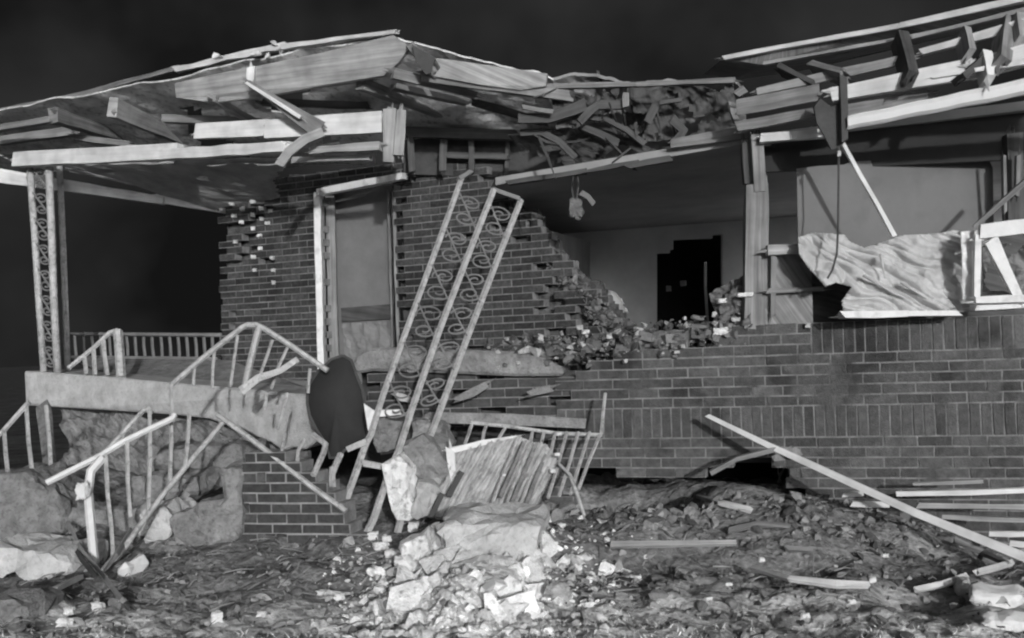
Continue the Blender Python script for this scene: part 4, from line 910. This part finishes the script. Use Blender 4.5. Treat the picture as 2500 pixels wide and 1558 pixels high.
stone([(1005, 1030), (1070, 1040), (1095, 1085), (1060, 1120), (1010, 1100)], 7.25, .3, M_stone, 'plaster_chunk', None, 'grey stone lump wedged right of the leaning column under the planter', 'chunk', seed=12)
stone([(1060, 1300), (1100, 1280), (1230, 1276), (1325, 1282), (1315, 1340), (1285, 1375), (1180, 1385), (1100, 1380)], 5.78, .4, M_conc, 'concrete_slab', None, 'pale tilted slab below the slatted panel in the middle of the heap', 'slab', dz=.05, seed=13)
stone([(1070, 1440), (1150, 1420), (1240, 1425), (1260, 1460), (1225, 1510), (1130, 1530), (1075, 1520)], 5.2, .35, M_plaster, 'concrete_slab', None, 'pale slab at the bottom of the heap under the white lath', 'slab', dz=.05, seed=14)
stone([(985, 1330), (1040, 1300), (1060, 1360), (1040, 1430), (985, 1410)], None, .3, M_plaster, 'plaster_chunk', None, 'white plaster lump left of the tilted slab in the heap', 'chunk', seed=16)
stone([(2370, 1448), (2490, 1455), (2520, 1470), (2520, 1495), (2430, 1490), (2370, 1475)], None, .12, M_white, 'painted_block', None, 'bright white block in the lower right corner, upper of two', 'block', dz=.03, seed=18, rough=.35)
stone([(2385, 1520), (2480, 1515), (2520, 1525), (2520, 1550), (2420, 1550)], None, .1, M_white, 'painted_block', None, 'bright white block in the lower right corner, lower of two', 'block', dz=.03, seed=19, rough=.35)
stone([(2330, 1440), (2352, 1412), (2372, 1428), (2368, 1460), (2335, 1465)], None, .12, M_conc, 'plaster_chunk', None, 'pale pointed lump standing left of the upper white block', 'chunk', seed=20)

# ==================================================================== poles, laths and boards on the ground
loose('long_pole', 'long pale pole slanting from the brick wall down to the right edge', 'pole', [(1728, 1015, 7.3), (1880, 1090, 7.05), (1990, 1140, 6.85), (2240, 1255, 6.45), (2520, 1368, 6.05)], (13, 19), M_wood_w, .035)
loose('short_pole', 'grey broken pole forking left from the long pole at the wall', 'pole', [(1735, 1155, 7.1), (1800, 1120, 7.05), (1905, 1095, 7.02)], 12, M_wood_m, .03)
stone([(1880, 1092), (1930, 1088), (1960, 1110), (1930, 1130), (1885, 1118)], 7.0, .05, M_stone, 'wood_wedge', None, 'grey wedge where the broken pole meets the long pole', 'wedge', seed=22)
g_l = 'pale laths lying along the foot of the brick wall'
for (a, b, wd, lab) in (((2188, 1206, 6.75), (2520, 1197, 6.5), 13, 'longest pale lath along the foot of the brick wall, above the other laths'), ((2240, 1234, 6.7), (2520, 1238, 6.45), 12, 'dull lath just under the longest lath at the wall foot'),
                        ((2058, 1208, 6.9), (2108, 1206, 6.85), 12, 'short pale lath left of the long pole near the wall foot'), ((2078, 1230, 6.85), (2172, 1232, 6.8), 14, 'bright lath crossing under the long pole near the wall foot'),
                        ((2415, 1302, 6.4), (2520, 1304, 6.3), 14, 'pale lath at the right edge above the end of the long pole'), ((2465, 1326, 6.3), (2520, 1332, 6.25), 14, 'short pale lath at the right edge touching the long pole'),
                        ((2300, 1262, 6.6), (2520, 1270, 6.4), 10, 'thin lath under the dull lath at the wall foot'), ((2230, 1182, 6.8), (2400, 1176, 6.6), 7, 'thinnest lath, set just above the longest lath')):
    loose('lath', lab, 'lath', [a, b], wd, M_wood if ('dull' in lab or 'thin' in lab) else M_wood_w, .03, g_l)
def lying(name, lab, cat, pts, wpx, m, th=.025, lift=.03, group=None):
    mb = MB(); q = [G(x, y, lift) for x, y in pts]; wd = wpx * q[0].y / F
    if len(q) == 2: q = [q[0], q[0].lerp(q[1], .5), q[1]]; q[1].z = max(q[1].z, gz(q[1].x, q[1].y) + lift)
    mb.bar(q, wd, th, face=Vector((0, -.8, .6)).normalized(), jit=.005)
    return tag(mb.build(name, m), lab, cat, group)
lying('board', 'narrow bright board lying at the lip of the crater', 'board', [(1705, 1226), (1760, 1240), (1835, 1258)], 13, M_wood_w)
lying('board', 'long flat pale board lying in the dirt mid-mound', 'board', [(1490, 1345), (1640, 1342), (1797, 1340)], 13, M_wood)
lying('board', 'dull curved board in the dirt behind the long flat board', 'board', [(1780, 1318), (1850, 1306), (1930, 1302)], 11, M_wood_m)
lying('board', 'bowed pale board curving across the lower right dirt', 'board', [(1838, 1415), (1930, 1445), (2040, 1458), (2120, 1458)], 14, M_wood_w, lift=.06)
lying('board', 'pale board rising toward the white blocks in the lower right', 'board', [(2235, 1470), (2300, 1455), (2360, 1436)], 15, M_wood_w, lift=.05)
lying('board', 'short pale board above the upper white block at the right', 'board', [(2385, 1432), (2472, 1404)], 13, M_wood_w, lift=.07)
lying('board', 'grey pole lying parallel below the long pole at the right', 'board', [(2330, 1340), (2400, 1370), (2455, 1398)], 12, M_wood_m, lift=.05)
lying('board', 'small pale board alone in the middle of the right dirt', 'board', [(1920, 1360), (1985, 1362)], 12, M_wood_m)
lying('lath', 'bright white lath lying on the lowest slab of the heap', 'lath', [(1182, 1524), (1250, 1466)], 18, M_white, lift=.14)
lying('stick', 'white stick lying in the bottom left dirt', 'stick', [(76, 1492), (135, 1465), (200, 1432)], 14, M_wood_w, lift=.05)
lying('stick', 'dark stick pointing at the newel foot, left of it', 'stick', [(168, 1350), (205, 1420), (240, 1460)], 10, M_wood_d, lift=.1)
lying('stick', 'pale thin stick crossing at the newel foot', 'stick', [(168, 1310), (200, 1380), (250, 1440), (300, 1515)], 8, M_wood, lift=.08)
lying('stick', 'thin stick leaning right over the white triangular chunk', 'stick', [(250, 1445), (285, 1400), (320, 1335)], 8, M_wood, lift=.1)
rr = random.Random(31)
for i in range(16):
    x, y = (rr.uniform(1420, 2300), rr.uniform(1270, 1540)) if i < 10 else (rr.uniform(380, 880), rr.uniform(1430, 1545))
    c = G(x, y, .02); a = rr.uniform(0, 3.1); wv = Vector((math.cos(a), math.sin(a), 0)); dv = Vector((-math.sin(a), math.cos(a), 0)); sx, sy = rr.uniform(.03, .08), rr.uniform(.02, .05)
    mb = MB(); mb.sheet(c - wv * sx - dv * sy, c + wv * sx - dv * sy + Vector((0, 0, .02)), c + wv * sx * .8 + dv * sy, c - wv * sx + dv * sy * .7 + Vector((0, 0, .03)), 8, 6, amp=.02, fs=14, seed=i, th=.003)
    side = 'right of' if i < 10 else 'left of'
    tag(mb.build('paper_scrap', rr.choice([M_shade, M_cloth, M_wood_m])), 'crumpled grey scrap lying on the dirt ' + side + ' the pale heap', 'scrap', 'scraps lying ' + side + ' the pale heap')
mb = MB(); r = random.Random(61); w0 = G(1955, 1195)
for i in range(16):
    a = r.uniform(-1.2, 1.2); h_ = r.uniform(.2, .48); cx = r.uniform(-.14, .14); pts = []
    for k in range(7):
        t_ = k / 6; pts.append(w0 + Vector((cx + math.sin(a) * h_ * t_ * .7 + .04 * math.sin(t_ * 7 + i), .05 - .08 * t_ * r.random(), h_ * math.sin(t_ * (1.4 + .9 * r.random())))))
    mb.tube(pts, .006, 5, r1=.003)
    q = pts[-1]
    for k in range(4):
        b_ = Vector((r.uniform(-.05, .05), -.01, r.uniform(-.05, .03))); mb.add([q, q + b_, q + b_ + Vector((.012, -.008, .018)), q + Vector((-.01, 0, .02))], [(0, 1, 2, 3)])
tag(mb.build('dead_weed', M_litter), 'dead curling weed against the brick wall above the long pole', 'weed')
# the small lone white pieces one can point to
rr = random.Random(77)
bits = [(1990, 1198, .035), (1365, 1060, .03), (1668, 1245, .03), (1860, 1380, .03), (2160, 1365, .035), (1600, 1485, .03), (1350, 1450, .05), (1965, 1515, .035), (2080, 1480, .03), (1780, 1440, .03), (1372, 1292, .04), (1482, 1330, .03), (1230, 1160, .02), (1360, 1110, .03), (1350, 1150, .03), (1195, 1312, .05), (1150, 1345, .05), (1300, 1510, .07), (1240, 1410, .04), (930, 1350, .08), (990, 1400, .1), (1035, 1415, .08), (960, 1372, .08), (912, 1322, .055), (1010, 1300, .06), (1005, 1360, .08), (945, 1330, .05), (1050, 1440, .08), (1020, 1385, .07), (240, 1495, .05), (160, 1535, .06), (170, 1505, .05), (640, 1510, .04), (530, 1525, .05), (790, 1465, .05), (830, 1470, .04), (1730, 1470, .03), (2040, 1395, .02), (2130, 1425, .03), (967, 1185, .03), (870, 1535, .06), (1255, 1278, .04), (1440, 1290, .03), (1415, 1370, .035), (1470, 1400, .03), (1040, 1350, .05)]
for i, (x, y, s_) in enumerate(bits):
    p = G(x, y); d = p.y
    if y < 1200 and x < 1400: p = P(x, y, 6.8)
    else: p.z += s_ * .4
    mb = MB(); mb.chunk(p, (s_, s_ * .8, s_ * rr.uniform(.5, .9)), 500 + i, cuts=6, rough=.3)
    zone = 'the central heap below the slatted panel' if 880 < x < 1400 else ('the dirt before the right brick wall' if x >= 1400 else 'the bottom left dirt')
    tag(mb.build('plaster_bit', M_white if rr.random() < .6 else M_plaster), 'loose white plaster bit on ' + zone, 'plaster', 'white plaster bits on ' + zone)

# ==================================================================== rubble nobody could count
rr = random.Random(99)
mb = MB()
def scatter(mb, n, box, smin, smax, tone, seed, dens=None, top=None):
    r = random.Random(seed); k = 0
    while k < n:
        x = r.uniform(box[0], box[1]); d = r.uniform(box[4], box[5])
        if dens and r.random() > dens(x, d): continue
        px = P(x, 850, d).x
        z = gz(px, d)
        if top: z = max(z, top(px, d)[0])
        s_ = smin * (smax / smin) ** (r.random() ** 2.2)
        mb.frag((px, d, z + s_ * .12), s_, r.random(), t=r.uniform(*tone)); k += 1
scatter(mb, 2600, (-50, 2550, 0, 1, 4.8, 7.4), .012, .075, (-.75, .7), 1)
scatter(mb, 900, (1300, 2300, 0, 1, 6.3, 7.5), .015, .11, (-.8, .4), 2)
tag(mb.build('rubble', M_rubble), 'brick and mortar crumbs strewn over the torn earth', 'rubble', kind='stuff')
mb = MB()
hc = P(1150, 850, 6.05).x
def heap_d(x, d):
    k = ((P(x, 850, d).x - hc - .03 * (d - 6)) / .44) ** 2 + ((d - 5.8) / (1.15 if d < 5.8 else .7)) ** 2
    return math.exp(-k * 1.1)
def heap_top(x, d):
    q = Vector((x, d, 0)); k = math.exp(-(((x - hc - .03 * (d - 6)) / .4) ** 2 + ((d - 5.8) / (1.2 if d < 5.8 else .75)) ** 2) * 1.2)
    rg = abs(noise.noise(q * 5.5)) + .5 * abs(noise.noise(q * 12 + Vector((4, 4, 0)))) + .25 * abs(noise.noise(q * 27))
    return gz(x, d) - .06 + .26 * k - .07 * rg * (k > .05), k
nh = 110; hx = [hc - .75 + 1.5 * i / nh for i in range(nh + 1)]; hy = [4.7 + 2.3 * j / 120 for j in range(121)]; hv = []; hk = {}
for j in range(121):
    for i in range(nh + 1):
        z, k = heap_top(hx[i], hy[j]); hv.append((hx[i], hy[j], z)); hk[i, j] = k + .35 * noise.noise(Vector((hx[i] * 3, hy[j] * 3, 5)))
for z_, flip in ((0, 0),):
    mb.add(hv, [(j * (nh + 1) + i, j * (nh + 1) + i + 1, (j + 1) * (nh + 1) + i + 1, (j + 1) * (nh + 1) + i) for j in range(120) for i in range(nh) if hk[i, j] > .24], 0, -.1)
scatter(mb, 3000, (750, 1600, 0, 1, 4.8, 7.1), .01, .05, (-1.4, .8), 13, heap_d, heap_top)
scatter(mb, 1500, (750, 1600, 0, 1, 4.8, 7.1), .015, .10, (-1.4, .8), 3, heap_d, heap_top)
scatter(mb, 230, (850, 1450, 0, 1, 5.0, 6.8), .04, .14, (-1.0, .9), 4, lambda x, d: heap_d(x, d) ** 1.5, heap_top)
tag(mb.build('plaster_rubble', M_plaster), 'heap of pale plaster and mortar rubble under the leaning column', 'rubble', kind='stuff')
# flat shards of plaster standing and lying in the heap
r = random.Random(88)
for i in range(46):
    x = hc + r.gauss(0, .27); d = r.uniform(4.95, 6.35); z = heap_top(x, d)[0]; n = r.randint(4, 6); sz = r.uniform(.05, .16)
    e1 = Vector((r.uniform(-1, 1), r.uniform(-.4, .4), r.uniform(-.3, .5))).normalized(); e2 = e1.cross(Vector((r.uniform(-.4, .4), -1, r.uniform(.1, 1.2))).normalized()).normalized()
    c = Vector((x, d, z + .03)); nn = e1.cross(e2).normalized(); nn = nn if nn.y > 0 else -nn
    ang = sorted(r.uniform(0, 6.28) for _ in range(n)); pts = [c + e1 * math.cos(a) * sz * r.uniform(.6, 1) + e2 * math.sin(a) * sz * r.uniform(.5, .9) for a in ang]
    mb = MB(); mb.prism(pts, nn * r.uniform(.012, .03), t=r.uniform(-.6, .5)); tag(mb.build('plaster_shard', M_plaster), 'flat broken plaster shard sticking out of the pale central heap', 'shard', 'plaster shards in the pale heap')
# brick crumbs on the broken wall top and planter
mb = MB(); r = random.Random(12)
for i in range(900):
    x = r.uniform(1180, 1840); y0 = 880 - (x - 1180) / 660 * 75; d = 8.05 - (x - 1180) / 660 * .5
    p = P(x, y0 + r.gauss(-4, 22), d + r.uniform(-.12, .25)); p.z = min(p.z, P(x, y0 - 45, d).z)
    mb.frag(p, .018 + .07 * r.random() ** 2.5, r.random(), t=r.choice([-.75, -.7, -.6, -.5, -.4, -.2, 0, .3, 1.2]))
for i in range(380):
    x = r.uniform(1290, 1500); t_ = r.random(); y0 = 560 + (x - 1300) * 1.1
    mb.frag(D(x + r.gauss(0, 14), max(y0, 560) + r.uniform(0, 60), -.02), .015 + .06 * r.random() ** 2, r.random(), t=r.uniform(-.8, .1))
for i in range(70):
    x = r.uniform(1330, 1850); y0 = 870 - (x - 1330) / 520 * 70; d = 7.98 - (x - 1290) / 1350 * 1.1; p = P(x, y0 - r.uniform(-6, 16), d + r.uniform(-.02, .16))
    rt = Matrix.Rotation(r.uniform(0, 3.1), 3, 'Z') @ Matrix.Rotation(r.uniform(-.5, .5), 3, 'X'); L_ = r.choice((.1, .07, .05, .1))
    mb.hexa([p + rt @ Vector((sx * L_ + r.uniform(-.006, .006), sy * .05, sz * .029)) for sy in (-1, 1) for sx, sz in ((-1, -1), (1, -1), (1, 1), (-1, 1))], 0, r.uniform(-.6, .2))
tag(mb.build('brick_rubble', M_rubble), 'broken bricks and mortar spilled along the blown-out wall edge', 'rubble', kind='stuff')
for i, (x, y, sx, sz, rot) in enumerate(((1430, 810, .05, .025, 0), (1485, 822, .04, .025, 0), (1415, 800, .04, .03, 0), (1650, 860, .04, .02, 0), (1665, 845, .03, .02, 0), (1525, 882, .03, .025, 0), (1970, 795, .03, .025, 0), (1760, 808, .1, .04, 1), (1795, 780, .05, .02, 1), (1820, 720, .1, .025, 1), (1760, 735, .05, .03, 1))):
    dd = 7.95 - (x - 1290) / 1350 * 1.1 - .06
    mb = MB(); mb.chunk(P(x, y, dd), (sx, .06, sz), 800 + i, cuts=6, rough=.3)
    tag(mb.build('plaster_bit', M_white if i in (0, 7, 9, 10) else M_conc), 'pale plaster bit resting on the broken top of the brick wall', 'plaster', 'plaster bits on the broken wall top')
# rumpled debris beside the corner post
mb = MB(); mb.sheet(P(1735, 700, 7.7), P(1835, 660, 7.6), P(1840, 800, 7.5), P(1750, 810, 7.6), 26, 26, amp=.18, fs=5, seed=55, th=.01, mask=lambda u, v, q: noise.noise(q * 5 + Vector((2, 2, 2))) > -.35)
tag(mb.build('rag', M_insul), 'dark rumpled rag draped on the wall left of the corner post', 'rag')
mb = MB(); mb.tube([P(1722, 640, 8.6), P(1722, 700, 8.6), P(1728, 800, 8.4)], .012, 6); tag(mb.build('thin_post', M_iron_back), 'thin grey post standing in the dark inner doorway', 'post')
for i, (x, y) in enumerate(((1632, 705), (1668, 692))):
    mb = MB(); mb.chunk(P(x, y, 12.3), (.06, .04, .06), 40 + i); tag(mb.build('ornament', M_iron_back), ('smaller left' if i == 0 else 'larger right') + ' of two dim round objects hanging in the dark inner doorway', 'ornament')
# matted sticks, straw and splinters
mb = MB(); r = random.Random(44)
for i in range(1900):
    d = r.uniform(4.6, 7.2); x = r.uniform(-3.0, 3.0)
    if noise.noise(Vector((x * 1.6, d * 1.6, 9))) < r.uniform(-.5, .25) or (d < 5.2 and r.random() < .5): continue
    a = r.gauss(0, .7); ln = .03 + .16 * r.random() ** 3; p0 = Vector((x, d, gz(x, d) + r.uniform(.002, .02))); x1, d1 = x + ln * math.cos(a), d + ln * math.sin(a)
    p1 = Vector((x1, d1, gz(x1, d1) + r.uniform(.002, .035))); pm = (p0 + p1) / 2 + Vector((0, 0, r.uniform(0, .015)))
    mb.tube([p0, pm, p1], r.uniform(.0016, .005), 4, t=r.uniform(-1.2, 1.4), r1=.0012)
tag(mb.build('litter', M_litter), 'matted sticks and straw trodden into the torn earth', 'litter', kind='stuff')
# thin dry grass left along the near edge
mb = MB(); r = random.Random(4)
for i in range(7000):
    d = r.uniform(4.5, 5.15); x = r.uniform(-2.8, 2.8)
    if r.random() > 1.15 - (d - 4.5) / .65 or noise.noise(Vector((x * 2.2, d * 2.2, 0))) < -.25: continue
    z = gz(x, d); h = r.uniform(.008, .035); a = r.uniform(0, 6.28); ln = r.uniform(-.04, .04); w_ = r.uniform(.0015, .0035)
    u = Vector((math.cos(a), math.sin(a), 0)) * w_; b = Vector((x, d, z - .005)); m_ = b + Vector((ln * .4, r.uniform(-.02, .02), h * .6)); e = b + Vector((ln, r.uniform(-.04, .04), h))
    mb.add([b - u, b + u, m_ + u * .7, m_ - u * .7, e], [(0, 1, 2, 3), (3, 2, 4)], 0, r.uniform(-.8, .8))
tag(mb.build('grass', M_grass), 'short dry grass along the near edge of the yard', 'grass', kind='stuff')

for o in bpy.data.objects:
    if '_w' in o: del o['_w']
